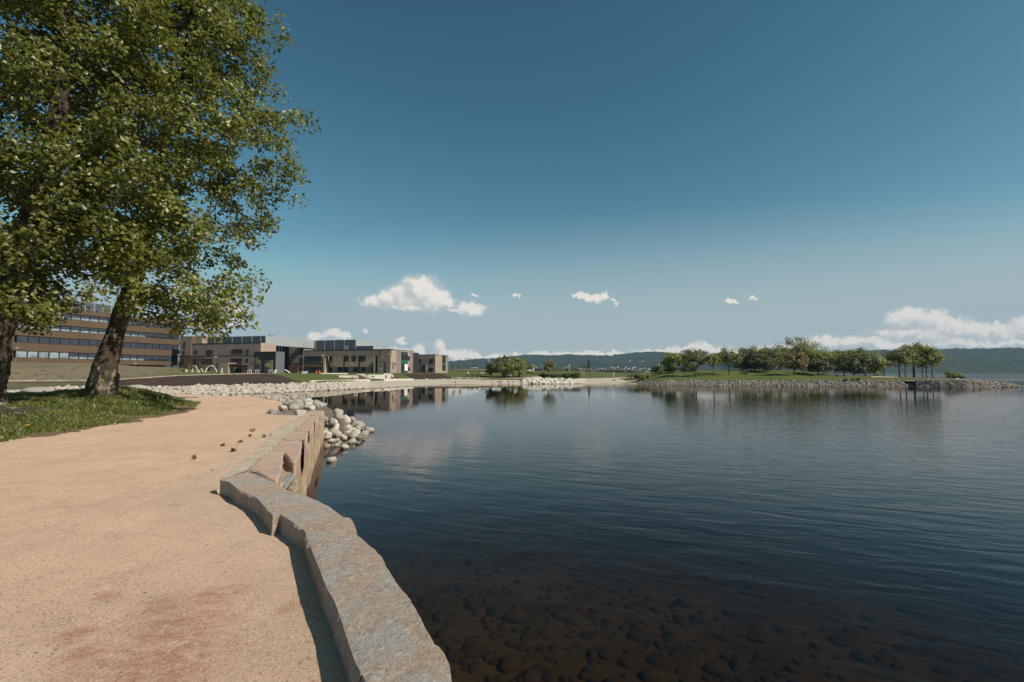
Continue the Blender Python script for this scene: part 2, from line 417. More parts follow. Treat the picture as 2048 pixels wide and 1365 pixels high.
M = dict(
 granite=m_granite(), slab=m_slab(), qface=m_face(), sand=m_sand(),
 boulder=m_rock('boulder_stone', rgb(.52,.48,.42), rgb(.31,.29,.255), rgb(.42,.345,.275)),
 boulder_white=m_rock('white_boulder_stone', rgb(.62,.58,.52), rgb(.56,.52,.46), rgb(.58,.52,.45)),
 boulder_grey=m_rock('grey_boulder_stone', rgb(.26,.26,.25), rgb(.20,.20,.195), rgb(.29,.27,.24)),
 bankrock=m_rock('bank_stone', rgb(.52,.48,.41), rgb(.36,.33,.285), rgb(.45,.37,.30)),
 islerock=m_rock('shore_stone', rgb(.30,.27,.24), rgb(.17,.15,.135), rgb(.25,.20,.17)),
 cobble=m_rock('cobble_stone', rgb(.30,.235,.135), rgb(.19,.15,.09), rgb(.25,.20,.12)),
 beach=ground_mat('beach_gravel', rgb(.48,.42,.34), rgb(.40,.35,.27), .25, rgb(.36,.31,.25), 3., .05),
 strip=ground_mat('gravel_strip', rgb(.52,.40,.30), rgb(.46,.35,.26), .3, rgb(.35,.27,.2), 8., .03),
 bed=ground_mat('dark_soil', rgb(.062,.040,.032), rgb(.045,.029,.024), .4, rgb(.10,.085,.04), .9, .12, (.52, .66), .75),
 lawn=ground_mat('lawn_turf', rgb(.10,.115,.03), rgb(.075,.092,.024), .12, rgb(.14,.14,.05), 1.3, .08),
 olive=ground_mat('rough_turf', rgb(.095,.088,.045), rgb(.08,.078,.036), .1, rgb(.17,.15,.08), .9, .08),
 hill=ground_mat('dry_turf', rgb(.19,.155,.10), rgb(.155,.13,.08), .09, rgb(.055,.055,.025), .7, .15, (.53,.64), .85),
 mound=ground_mat('mound_soil', rgb(.11,.095,.045), rgb(.17,.12,.08), .8, rgb(.26,.18,.125), 5., .05),
 bankfill=ground_mat('bank_gravel', rgb(.20,.165,.13), rgb(.13,.11,.09), 2., rgb(.07,.06,.05), 9., .08),
 lakebed=ground_mat('lakebed_silt', rgb(.17,.145,.09), rgb(.12,.10,.062), .5, rgb(.045,.038,.028), 1.4, .1),
 concrete=simple('pale_concrete', rgb(.56,.52,.45), .85, rgb(.47,.43,.37), 1.2),
 concrete_strip=simple('weathered_concrete', rgb(.47,.40,.30), .9, rgb(.36,.30,.225), 2.5, .5, 20.),
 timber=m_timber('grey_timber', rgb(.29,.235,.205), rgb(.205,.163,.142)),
 timber_pale_lit=m_timber('pale_sunlit_timber', rgb(.42,.335,.255), rgb(.33,.26,.20)),  # pale boards, and sunlit right-hand walls with the sun put into the colour
 timber_red=m_timber('red_brown_timber', rgb(.165,.098,.07), rgb(.115,.068,.05)),
 brown=m_timber('brown_cladding', rgb(.125,.085,.052), rgb(.11,.073,.045), .35),
 metal=simple('dark_roof_metal', rgb(.085,.105,.13), .5, rgb(.07,.09,.11), .3),
 metal_pale_lit=simple('pale_sunlit_roof_metal', rgb(.34,.36,.37), .5, rgb(.30,.32,.33), .3),  # pale posts, and sunlit sides of the roof rooms painted lighter
 blind=simple('window_blind', rgb(.045,.052,.07), .6, rgb(.035,.04,.055), .5),
 trim=simple('dark_trim', rgb(.035,.03,.028), .6),
 black=simple('black_cladding', rgb(.018,.019,.02), .5),
 greyclad=simple('grey_cladding', rgb(.14,.15,.16), .6),
 glass=m_glass('dark_glass'), glass_sky_tint=m_glass('reflecting_glass', rgb(.16,.20,.22), .03),  # second glass has the sky's reflection put into its pale colour
 green=simple('green_panel', rgb(.02,.13,.09), .4, rgb(.015,.10,.07)),
 white=simple('white_paint', rgb(.78,.76,.72), .5, rgb(.70,.68,.64)),
 post=simple('galvanised_post', rgb(.20,.20,.20), .5, metal=.3),
 wood=simple('plain_wood', rgb(.20,.14,.09), .7),
 roofred=simple('tiled_roof', rgb(.12,.07,.055), .8), roofgrey=simple('slate_roof', rgb(.12,.12,.13), .7),
 leafA=m_leaf('maple_leaf', rgb(.08,.095,.016), rgb(.145,.16,.026), rgb(.27,.27,.065), .40, .40, rgb(.30,.32,.03)),
 leafB=m_leaf('park_tree_leaf', rgb(.13,.16,.03), rgb(.20,.23,.05), rgb(.31,.32,.09), .3, .6),
 leafY=m_leaf('spring_leaf', rgb(.20,.24,.045), rgb(.30,.33,.07), rgb(.42,.42,.12), .3, .6),
 leafD=m_leaf('dark_leaf', rgb(.05,.062,.02), rgb(.075,.088,.026), rgb(.11,.12,.038), .2, .6),
 leafO=m_leaf('rusty_leaf', rgb(.17,.12,.04), rgb(.21,.165,.05), rgb(.26,.21,.07), .3, .6, rgb(.2,.13,.03)),
 leafO2=m_leaf('olive_leaf', rgb(.15,.16,.045), rgb(.21,.21,.06), rgb(.28,.27,.09), .3, .6),
 grass=m_leaf('grass_blade', rgb(.075,.095,.014), rgb(.125,.145,.022), rgb(.24,.21,.07), .3, .5),
 bark=m_bark('bark'), barkP=m_bark('patchy_bark', True),
)
# ------------------------------------------------------------------ terrain
def seg_dist(X, Y, pts, closed=True):
    best = np.full(X.shape, 1e9)
    n = len(pts)
    for i in range(n if closed else n-1):
        ax, ay = pts[i]; bx, by = pts[(i+1) % n]
        dx, dy = bx-ax, by-ay; L = dx*dx+dy*dy+1e-12
        t = np.clip(((X-ax)*dx+(Y-ay)*dy)/L, 0, 1)
        best = np.minimum(best, np.hypot(X-ax-t*dx, Y-ay-t*dy))
    return best
def inside(X, Y, pts):
    r = np.zeros(X.shape, bool); n = len(pts); j = n-1
    for i in range(n):
        xi, yi = pts[i]; xj, yj = pts[j]
        if yi != yj:
            c = ((yi > Y) != (yj > Y)) & (X < (xj-xi)*(Y-yi)/(yj-yi)+xi); r ^= c
        j = i
    return r
PATH_Z = 1.12
WALLPTS = [(.32, -60), (.30, .3), (.02, 1.5), (-.36, 2.25), (-.55, 2.75), (-.95, 3.45), (-1.27, 4.1), (-1.8, 4.85), (-2.35, 5.4), (-3.2, 6.1), (-3.95, 6.75), (-8.5, 20.4)]
NATPTS = [(-8.5, 20.4), (-8.1, 21.4), (-6.9, 21.0), (-6.5, 21.9), (-7.6, 24), (-9.6, 27), (-12, 30.8), (-15, 34), (-22, 38.5), (-30, 41), (-45, 43), (-60, 44), (-140, 46), (-140, -60)]
NEAR = WALLPTS[:-1]+NATPTS
S = [(-190, 66), (-75, 62), (-58, 60), (-46, 59), (-37.9, 59.8), (-31, 69.6), (-26.2, 80.9), (-24.7, 85.9), (-18, 101), (-12.1, 114.6), (-4.3, 116.5), (8, 119), (18, 121), (26.9, 121.7), (29.5, 113), (31, 107.5), (32.6, 105.8), (47.9, 101.9), (63.2, 99.6), (77.7, 96.5), (89.7, 93.2), (95.5, 94), (97.5, 97), (96, 103), (93, 112), (84, 138), (70, 158), (48, 168), (50, 200), (110, 400), (260, 1100), (900, 4200), (-4200, 4200), (-4200, 66)]
def Z(px, py, d): return (1e-3*(px-1024)*d, d, EYE-(py-745)*d/1000.)
CTRL = [Z(*q) for q in [
 (57,784,66),(57,779,70),(-300,780,70),(150,764,85),(20,764,85),(-200,760,90),(30,725,115),(100,726,115),(180,727,115),(250,731,115),(300,738,117),(350,745,118),(-150,722,120),(-400,720,120),(30,727,128),(250,733,150),
 (237,759,85),(360,752,90),(450,749,100),(535,747.5,100),(601,749,115),(340,773,68),(450,771,70),(560,768,75),(240,775,66),
 (250,746,175),(450,747.5,150),(600,747,165),(780,746.5,172),(900,746,190),(500,747.5,128),(400,746.5,125),
 (620,766.5,83),(722,763,103),(824,759.8,123),(640,761.5,87),(722,758,107),(820,756,127),(650,754,105),(700,754.5,112),(770,752,130),(665,748.5,130),(740,748.5,145),(640,748,118),(820,748.5,150),
 (895,757.5,135),(880,748,150),(940,748,200),(940,741,260),(1000,757,140),(1000,748,190),(1080,756,140),(1080,746.5,200),(1150,757,138),(1150,742.5,230),(1190,741,230),(1235,742,230),(1230,757,138),(1290,745,200),(1300,757,122),
 (500,746,300),(1000,743,350),(1200,743,400),(800,744.8,800),(1100,744.6,1200),(300,744.8,1500),
 (1350,762,108),(1500,761.5,106),(1660,761.5,104),(1760,762,101),(1350,754,118),(1490,752.5,120),(1650,753,118),(1690,751.5,121),(1800,754,115),(1450,740,140),(1550,741,138),(1650,742,138),(1750,743.5,135),(1850,746,122),(1900,752,112),(1880,757.5,104),(1960,759.5,99),(1400,743.5,150),(1345,744,140),(1322,748,128)]]
CX = np.array([c[0] for c in CTRL]); CY = np.array([c[1] for c in CTRL]); CZ = np.array([c[2] for c in CTRL])
NEARBED_PX = 0
def heights(X, Y):
    X = np.asarray(X, float); Y = np.asarray(Y, float); shp = X.shape; X = X.ravel(); Y = Y.ravel()
    P = np.stack([X*.35, Y*.35, X*0], 1); nz = fbm(P, 3, 5)
    nearin = inside(X, Y, NEAR); dN = seg_dist(X, Y, NATPTS[:-1], False); dW = seg_dist(X, Y, WALLPTS, False)
    farin = inside(X, Y, S); dS = seg_dist(X, Y, S[:32], False)
    z = np.full(X.shape, -3.)
    # lake floor
    bn = -np.minimum(.42*dN, .55)-.06*np.maximum(dN-1.3, 0)
    bw = -.60-.035*dW-.10*nz
    bs = -np.minimum(.10*dS, 1.2)
    bed = np.maximum(np.maximum(bn, bw), bs); bed = np.maximum(bed, -4.5)
    z = bed
    # near land
    t = np.clip(dN/1.2, 0, 1); land = PATH_Z*(t*t*(3-2*t))
    # grassy mound with the two big trees
    fx = np.interp(Y, [-40, 8, 12, 15.5, 20, 23.3, 28, 31], [-12.2, -12.2, -12.2, -12.7, -13.5, -14.9, -17.6, -21])
    ins = np.clip((fx-X)/3.6, 0, 1); ms = ins*ins*(3-2*ins)
    bumpy = .42*ms+.36*ms*np.exp(-(((X+17.8)/3.6)**2+((Y-24.)/3.4)**2))
    back = np.clip((34-Y-.12*(X+20))/5, 0, 1)
    land = land+bumpy*back*(1+.25*nz)+.055*np.clip(1.35-dW, 0, 1)*(Y < 7)*(X > -6)+.012*fbm(np.stack([X*1.3, Y*1.3, X*0], 1), 3, 9)
    z = np.where(nearin, land, z)
    # far land
    num = np.zeros(X.shape); den = np.zeros(X.shape)
    msk = farin
    xs, ys = X[msk], Y[msk]; nn = np.zeros(xs.shape); dd = np.zeros(xs.shape)
    for a, b, c in zip(CX, CY, CZ):
        sc_ = (b/100.)**1.5
        wgt = 1/(((xs-a)**2+((ys-b)*.75)**2)/sc_**2+6.)**2.2; nn += wgt*c; dd += wgt
    h = nn/dd
    k = 1024+1000*xs/np.maximum(ys, 1)
    slope = np.interp(k, [600, 690, 740, 880, 930, 1040, 1060, 1140, 1170, 1250, 1275, 1300, 2000], [.24, .20, .055, .05, .055, .06, .22, .22, .05, .05, .2, .33, .33])
    ds = dS[msk]
    h = np.minimum(h, slope*ds+.01) + .03*nz[msk]*np.clip(ds/5, 0, 1)
    z[msk] = h
    return z.reshape(shp)
ang_f = np.arange(-49.5, 49.5001, .125)
ang = np.concatenate([np.arange(-180, -50, 5.), np.arange(-50, -49.5, .25), ang_f, np.arange(50, 180, 5.)])
rad = [.7]
while rad[-1] < 420: rad.append(rad[-1]*1.0135)
while rad[-1] < 3450: rad.append(rad[-1]*1.07)
rad = np.array(rad)
AA, RR = np.meshgrid(np.radians(ang), rad)
GX, GY = RR*np.sin(AA), RR*np.cos(AA)
GZ = heights(GX, GY)
nr, na = GX.shape
V = np.stack([GX.ravel(), GY.ravel(), GZ.ravel()], 1)
V = np.vstack([V, [[0, 0, PATH_Z]]])
ii, jj = np.meshgrid(np.arange(nr-1), np.arange(na), indexing='ij')
j2 = (jj+1) % na
Q = np.stack([ii*na+jj, ii*na+j2, (ii+1)*na+j2, (ii+1)*na+jj], -1).reshape(-1, 4)[:, ::-1]
cx = V[Q].mean(1)
jit = fbm(cx*np.array([.9, .9, 0]), 3, 21)*1.0
FX, FY = project(cx[:, 0], cx[:, 1], cx[:, 2]); vis = cx[:, 1] > 40
nin = inside(cx[:, 0], cx[:, 1], NEAR); fin_ = inside(cx[:, 0], cx[:, 1], S)
dSs = seg_dist(cx[:, 0], cx[:, 1], S[:32], False); dNn = seg_dist(cx[:, 0], cx[:, 1], NATPTS[:-1], False)
cls = np.full(len(Q), 9)          # 9 lakebed
fxx = np.interp(cx[:, 1], [-40, 8, 12, 15.5, 20, 23.3, 28, 31], [-12.2, -12.2, -12.2, -12.7, -13.5, -14.9, -17.6, -21])
cls[nin] = 0
cls[nin & (cx[:, 0] < fxx+.35+.55*jit) & (cx[:, 1] < 33)] = 1
cls[nin & (dNn < 1.3) & (cx[:, 0] > -16) & (cx[:, 1] > 19) & (dNn < 1.1)] = 8
cls[nin & (cx[:, 0] > -9.9) & (cx[:, 1] > 20.9) & (dNn < 1.7)] = 8
def inpoly(poly): return vis & inside(FX, FY+jit*.25, poly)
cls[fin_] = 4
cls[fin_ & ((FX < 330) & (FY > 763+.3*jit) | (FX < 330) & (cx[:, 1] < 60))] = 5
cls[fin_ & ((FX < 350+130*jit) & (FY < 763) & (cx[:, 1] < 160)) | (fin_ & (cx[:, 1] < 40))] = 6
bw_ = np.interp(FX, [-300, 330, 600, 1270, 1290, 2100], [4.2, 4.6, 5.2, 5., 1.6, 1.6])
cls[fin_ & vis & (dSs < bw_+.4*jit)] = 2
cls[fin_ & vis & (dSs < 2.8) & (cx[:, 0] > 29)] = 8
cls[fin_ & (cx[:, 0] > 87) & (cx[:, 1] < 110)] = 8
cls[inpoly([(600,800),(600,766),(824,759.8),(905,758),(960,759.5),(1050,760.5),(1060,790)]) & fin_] = 2
cls[inpoly([(1135,790),(1150,757.5),(1225,756.5),(1262,760),(1262,790)]) & fin_ & (cx[:, 0] < 30)] = 2
cls[inpoly([(-100,800),(-100,781),(330,777),(330,800)]) & fin_] = 2
for pl in ([(-100,764.6),(225,761),(360,751.9),(450,749.6),(538,747.6),(600,764.5),(596,764.5),(535,746.4),(450,748.2),(360,750.4),(225,759.2),(-100,763.2)],
           [(880,759),(905,757),(1000,757.2),(1060,757.6),(1060,756.2),(1000,756),(900,755.8)],
           [(1225,757.5),(1225,756),(1300,753.5),(1300,756)], [(1040,756.5),(1090,751.5),(1110,751.5),(1060,757)]):
    cls[inpoly(pl) & fin_] = 3
for pl in ([(225,761),(360,751.9),(450,749.6),(535,747.6),(560,751),(604,765),(560,768.8),(340,772.9),(225,774.5)],
           [(826,759.2),(806,748.2),(880,747.6),(908,757.6)]):
    cls[inpoly(pl) & fin_] = 7
cls[inpoly([(1738,755),(1765,749.5),(1795,744),(1850,745),(1800,751),(1795,755)]) & fin_] = 3
names = {0: ('path', M['sand']), 1: ('ground', M['mound']), 2: ('beach', M['beach']), 3: ('path', M['strip']), 4: ('lawn', M['lawn']),
         5: ('meadow', M['olive']), 6: ('hill', M['hill']), 7: ('planting_bed', M['bed']), 8: ('ground', M['bankfill']), 9: ('lakebed', M['lakebed'])}
for c_, (nm, mt) in names.items():
    q = Q[cls == c_]
    if not len(q): continue
    used, inv = np.unique(q, return_inverse=True); vv = V[used]; at = None
    fs = inv.reshape(-1, 4)
    if c_ == 0:
        dW = seg_dist(vv[:, 0], vv[:, 1], WALLPTS, False)
        at = {'wallzone': np.clip(1.15-dW/.72, 0, 1)}
    tag(np_obj(nm, vv, fs, mt, smooth=True, attrs=at), kind='structure')
tag(mesh_obj('path', [(float(V[k][0]), float(V[k][1]), float(V[k][2])) for k in range(na)]+[(0, 0, PATH_Z)], [(k, (k+1) % na, na) for k in range(na)], M['sand']), kind='structure')
def gz(x, y): return float(heights(np.array([x]), np.array([y]))[0])
def ground_at(px, py, ymin=45, ymax=420):
    """first point along the pixel's ray that meets the ground"""
    d = ray(px, py); ys = np.geomspace(ymin, ymax, 1500); t = ys/d.y
    xs, zs = d.x*t, EYE+d.z*t; h = heights(xs, ys); k = np.nonzero(zs <= h)[0]
    i = k[0] if len(k) else len(ys)-1
    return Vector((xs[i], ys[i], h[i]))
# ------------------------------------------------------------------ water (closed body with brown absorbing water)
def m_water():
    m_, t = newmat('lake_water'); t.n.remove(t.P)
    g = t.node('ShaderNodeNewGeometry').outputs['Position']
    rot = t.node('ShaderNodeVectorRotate'); rot.inputs['Angle'].default_value = R(24); t.l.new(g, rot.inputs['Vector'])
    p = t.v('MULTIPLY', rot.outputs[0], (.30, 1., 1.))
    s_ = t.node('ShaderNodeSeparateXYZ'); t.l.new(g, s_.inputs[0])
    a = t.noise(p, 2.1, 3, .55, .5); b = t.noise(p, 7.5, 3, .55, .3); c = t.noise(g, .8, 2, .5)
    big = t.noise(t.v('MULTIPLY', g, (1, 1.8, 1)), .05, 3, .5)
    reg = t.mr(t.m('ADD', s_.outputs[0], t.m('MULTIPLY', big, 14.)), -3, 34, .34, 3.0)
    far = t.mr(s_.outputs[1], 12, 60, 1.0, .14)
    open_ = t.mr(s_.outputs[1], 150, 260, 0, 3.)
    h = t.m('ADD', t.m('MULTIPLY', a, .0115), t.m('ADD', t.m('MULTIPLY', b, .0024), t.m('MULTIPLY', c, .008)))
    h = t.m('MULTIPLY', h, t.m('MULTIPLY', reg, t.m('ADD', far, open_)))
    n = t.bump(h, 1.0, 1.0)
    inc = t.node('ShaderNodeNewGeometry').outputs['Incoming']
    cs = t.m('ABSOLUTE', t.v('DOT_PRODUCT', inc, n)); fz = t.m('POWER', t.m('SUBTRACT', 1.0, cs, clamp=True), 5.8); frs = t.m('ADD', .02, t.m('MULTIPLY', fz, .98))
    tr = t.node('ShaderNodeBsdfTransparent'); tr.inputs[0].default_value = (.93, .95, .93, 1)
    gl = t.node('ShaderNodeBsdfGlossy'); gl.inputs['Roughness'].default_value = .004; t.l.new(n, gl.inputs['Normal']); gl.inputs[0].default_value = (.92, .88, .87, 1)
    mx = t.node('ShaderNodeMixShader'); t.l.new(frs, mx.inputs[0]); t.l.new(tr.outputs[0], mx.inputs[1]); t.l.new(gl.outputs[0], mx.inputs[2])
    t.l.new(mx.outputs[0], t.O.inputs['Surface'])
    va = t.node('ShaderNodeVolumeAbsorption'); va.inputs[0].default_value = (.62, .53, .37, 1); va.inputs[1].default_value = 1.9
    t.l.new(va.outputs[0], t.O.inputs['Volume'])
    return m_
wb = MB().box(-3500, 3500, -3500, 3500, -5.5, 0.0)
tag(wb.obj('water', m_water()), kind='structure')

# ------------------------------------------------------------------ stones
def rock_mesh(name, seed, mat, angular=False, sub=3, sq=(1, .85, .65), block=False):
    import bmesh
    bm = bmesh.new(); bmesh.ops.create_icosphere(bm, subdivisions=sub, radius=1.0)
    rng = np.random.default_rng(seed)
    P = np.array([v.co[:] for v in bm.verts])
    if angular:
        for _ in range(11):
            n = rng.normal(size=3); n /= np.linalg.norm(n); d = rng.uniform(.48, .8)
            k = P@n; P = P-np.maximum(k-d, 0)[:, None]*n
        P = P*1.15
    elif name != 'cobble' and name != 'pebble':
        for _ in range(8):
            n = rng.normal(size=3); n /= np.linalg.norm(n); d = rng.uniform(.68, .9)
            k = P@n; P = P-np.maximum(k-d, 0)[:, None]*n*.85
        P = P*1.06
    P = P*(1+(.10 if angular else .16)*fbm(P*1.3+seed*3.1, 3, seed))[:, None]*(1+.03*fbm(P*5+seed, 2, seed+4))[:, None]
    P = P*np.array(sq)*(1+rng.uniform(-.12, .12, 3))
    for v, q in zip(bm.verts, P): v.co = q
    me = bpy.data.meshes.new(name); bm.to_mesh(me); bm.free(); me.materials.append(mat)
    if not angular or sub > 2: me.polygons.foreach_set('use_smooth', [True]*len(me.polygons))
    return me
rng = random.Random(7)
RB = [rock_mesh('boulder', i, M['boulder'], i % 2 == 1, 3, (1, .88, .8)) for i in range(7)]
RW = [rock_mesh('boulder', 20+i, M['boulder_white'], True, 3, (1, .9, .85)) for i in range(2)]
RG = [rock_mesh('boulder', 30+i, M['boulder_grey'], False, 3) for i in range(2)]
RK = [rock_mesh('bank_rock', 40+i, M['bankrock'], True, 2, (1, .8, .6)) for i in range(8)]
RI = [rock_mesh('shore_rock', 60+i, M['islerock'], True, 2, (1, .85, .75)) for i in range(6)]
RC = [rock_mesh('cobble', 80+i, M['cobble'], False, 3, (1, .8, .5)) for i in range(5)]
def put(me, name, loc, s, label, cat, group=None, rx=None):
    o = bpy.data.objects.new(name, me); COL.objects.link(o); o.location = loc
    o.scale = s if isinstance(s, (tuple, list)) else (s, s, s)
    o.rotation_euler = rx or (rng.uniform(-.4, .4), rng.uniform(-.4, .4), rng.uniform(0, 6.28))
    return tag(o, label, cat, group)
wallx_ = lambda Y: -.827-.3327*Y
zb = [(310,330,80,90),(390,345,90,80,'g'),(465,335,70,80,'g'),(545,320,70,40),(655,330,80,40),(560,380,110,90),(740,375,110,70),(670,385,90,60),(410,430,110,130,'g'),(500,455,150,100,'g'),(500,505,140,60),(610,440,100,90),(720,455,160,90),(840,420,130,80),(780,490,100,40),(290,460,90,50),(130,300,60,40),(230,300,70,30),(940,450,80,40),(40,292,50,24),(880,460,90,40),
 (1040,500,130,100),(1090,590,165,140,'g'),(1170,560,120,100),(1300,592,150,170,'w'),(1400,580,75,75),(1190,520,80,45),(1060,680,110,60),(1145,745,180,150,'w'),(1005,740,60,90),(1240,735,90,100),(1290,745,70,70),(1340,715,110,80),(1390,760,90,70),(1430,670,130,110),(1490,650,50,50),(1465,780,95,70),(1320,800,110,80),(1430,840,140,80),(1500,870,100,40,'g'),(1040,820,100,80),(1030,865,110,60),(1190,850,115,90),(1270,890,125,70),(1090,925,100,60),(1160,910,90,70),(1250,850,80,50),(1550,745,60,35,'g'),
 (1180,990,90,50),(1410,940,130,80),(1490,955,80,35,'g'),(1575,905,40,20,'g'),(1210,645,120,80),(1215,945,60,40)]
G_HEAP = 'rounded boulders heaped at the end of the quay wall'
for q in zb:
    if q[0] < 300 and q[1] > 420: continue
    zx, zy, zw_, zh = q[:4]; px, py = 520+zx/7.585, 760+zy/7.585
    if zx < 960: z = 1.0 if zx < 760 else .85; z -= max(0, (zy-400))*.0004
    else: z = max(.06, .80-(zy-520)*.0021)
    p = atz(px, py, z); r = zw_/7.585/2*p.y/1000
    kind = q[4] if len(q) > 4 else ''
    me = rng.choice(RW if kind == 'w' else RG if kind == 'g' else RB)
    if kind == 'w':
        lab = 'largest white boulder, upper right of the rounded heap beside the quay wall' if zy < 650 else 'white veined boulder against the outer side of the quay wall end'
        put(me, 'boulder', (p.x, p.y, p.z-.05), (r*1.08, r, r*1.0), lab, 'boulder', G_HEAP)
    else:
        lab = {'g': 'dark grey rounded boulder in the heap at the quay wall end'}.get(kind, 'pale buff rounded boulder in the heap at the quay wall end')
        zg = gz(p.x, p.y); put(me, 'boulder', (p.x, p.y, max(p.z-.03, zg+r*.3 if zx < 960 else -9)), r*1.15, lab, 'boulder', G_HEAP)
for _ in range(85):      # stones filling the heap below
    q = rng.choice(zb); px, py = 520+q[0]/7.585+rng.uniform(-6, 6), 760+q[1]/7.585+rng.uniform(-2, 6)
    z = .72 if q[0] < 960 else max(-.1, .5-(q[1]-520)*.002)
    p = atz(px, py+2, z); put(rng.choice(RB+RG), 'boulder', (p.x, p.y, p.z-.12), rng.uniform(.16, .3), 'small shaded stone low in the heap at the quay wall end', 'boulder', 'small stones low in the heap')
for _ in range(430):     # the rest of the heap, lying on the bank itself
    x, y = rng.uniform(-14.5, -6.0), rng.uniform(19.8, 33)
    ar = (np.array([x]), np.array([y])); dn = float(seg_dist(*ar, NATPTS[:8], False)[0]); ins_ = bool(inside(*ar, NEAR)[0])
    if (ins_ and dn > (1.5 if x < -9.7 else 2.3)) or (not ins_ and dn > .35) or x > wallx_(y)+3.2: continue
    s_ = rng.uniform(.11, .27); put(rng.choice(RB+RB+RG), 'boulder', (x, y, gz(x, y)+s_*.35), s_, 'pale rounded stone bedded on the bank behind the end of the quay wall', 'boulder', 'stones bedded round the heap')
for (zx, zy, w_, lab) in ((1660,765,170,'lone cream boulder standing in the water farthest right of the heap'),(1010,1000,115,'pale pointed stone in the water at the foot of the quay wall'),
                          (1290,1012,135,'buff stone at the waterline in front of the boulder heap'),(1090,1205,135,'lone tan stone in the water nearest the camera, off the quay wall')):
    p = atz(520+zx/7.585, 760+zy/7.585, .08); r = w_/7.585/2*p.y/1000
    put(rng.choice(RB[:2]), 'boulder', (p.x, p.y, .03), (r*1.05, r, r*1.15), lab, 'boulder', rx=(0.1, 0, rng.uniform(0, 6)))
# riprap of the far bank, the middle shore and the island
spots = []
def band(pts, w0, w1, dens, size, meshes, key):
    L = 0
    for (a, b) in zip(pts[:-1], pts[1:]):
        a, b = Vector(a), Vector(b); d = b-a; n = Vector((-d.y, d.x)).normalized(); l = d.length
        for _ in range(int(l*(w1-w0)*dens)):
            t_, s_ = rng.random(), rng.uniform(w0, w1); q = a+d*t_+n*s_
            spots.append((q.x, q.y, rng.uniform(*size), meshes, key))
band(S[1:5], -.3, 4.0, 5.5, (.15, .34), RK, 'left'); band(S[4:8], -.3, 4.6, 6., (.17, .40), RK, 'left'); band(S[7:9], -.2, 1.6, 4., (.1, .25), RK, 'left')
band(S[8:10], -.2, 1.2, 3., (.1, .22), RK, 'left')
mid0 = [tuple(atz(px, 768.4, 0)[:2]) for px in (1045, 1080, 1115, 1150)]
band([(-4.3+.5, 116.5), (2, 118)], 2, 5, .8, (.3, .5), RK, 'mid'); band(mid0, -.3, 5.2, 4.5, (.22, .48), RW, 'mid')
band(S[15:20]+[S[20]], -.3, 3.2, 5.5, (.18, .38), RI, 'isle'); band(S[14:16], -.2, 2, 3., (.15, .3), RI, 'isle')
band(S[20:24], -.3, 2.6, 5., (.18, .4), RI, 'isle')
band(NATPTS[5:10], -.2, 2.2, 2.2, (.10, .24), RB, 'back')
arr = np.array([(a, b) for a, b, *_ in spots]); hz = heights(arr[:, 0], arr[:, 1])
order = sorted(range(len(spots)), key=lambda i: math.hypot(*arr[i])/spots[i][2])
order = [i for i in order if spots[i][4] != 'back' or True]
LABR = {'left': 'angular pale rock of the sloping stone bank below the dark planting bed', 'mid': 'white rock of the stone bank in front of the big willow', 'isle': 'grey brown rock on the waterline of the tree-covered island', 'back': 'rounded stone on the bank behind the sandy path'}
GRPR = {'left': 'rocks of the far stone bank', 'mid': 'rocks below the willow', 'isle': 'rocks round the island', 'back': 'stones behind the sandy path'}
cnt = 0; rest = []
for i in order:
    x, y, s_, ms, key = spots[i]; z = float(hz[i])
    if cnt < 285:
        put(rng.choice(ms), 'bank_rock' if key != 'isle' else 'shore_rock', (x, y, z+s_*.12), (s_, s_*rng.uniform(.7, 1), s_*rng.uniform(.7, 1.1)), LABR[key], 'rock', GRPR[key]); cnt += 1
    else: rest.append(i)
def merge(name, items, mats, **kw):
    """items: (mesh, matrix). one object"""
    Vs, Fs, mi, rn, b = [], [], [], [], 0
    for me, mx, k in items:
        n = len(me.vertices); co = np.empty(n*3, np.float32); me.vertices.foreach_get('co', co); co = co.reshape(-1, 3)
        Mx = np.array(mx); Vs.append(co@Mx[:3, :3].T+Mx[:3, 3]); rn.append(np.full(n, rng.random()))
        f = np.empty(len(me.polygons)*3, np.int32); me.polygons.foreach_get('vertices', f); Fs.append(f.reshape(-1, 3)+b); mi += [k]*len(me.polygons); b += n
    o = np_obj(name, np.vstack(Vs), np.vstack(Fs), mats, smooth=True, attrs={'rnd': np.concatenate(rn)})
    o.data.polygons.foreach_set('material_index', mi); return tag(o, **kw)
items = []
for i in rest:
    x, y, s_, ms, key = spots[i]
    mx = Matrix.Translation((x, y, float(hz[i])+s_*.12))@Matrix.Rotation(rng.uniform(0, 6.28), 4, 'Z')@Matrix.Rotation(rng.uniform(-.5, .5), 4, 'X')@Matrix.Diagonal((s_, s_*.85, s_*rng.uniform(.7, 1.1), 1))
    items.append((rng.choice(ms), mx, {'isle': 1, 'back': 2, 'mid': 3}.get(key, 0)))
merge('shore_rocks', items, [M['bankrock'], M['islerock'], M['boulder'], M['boulder_white']], label='remaining small rocks along the far shores', cat='rocks', kind='stuff')
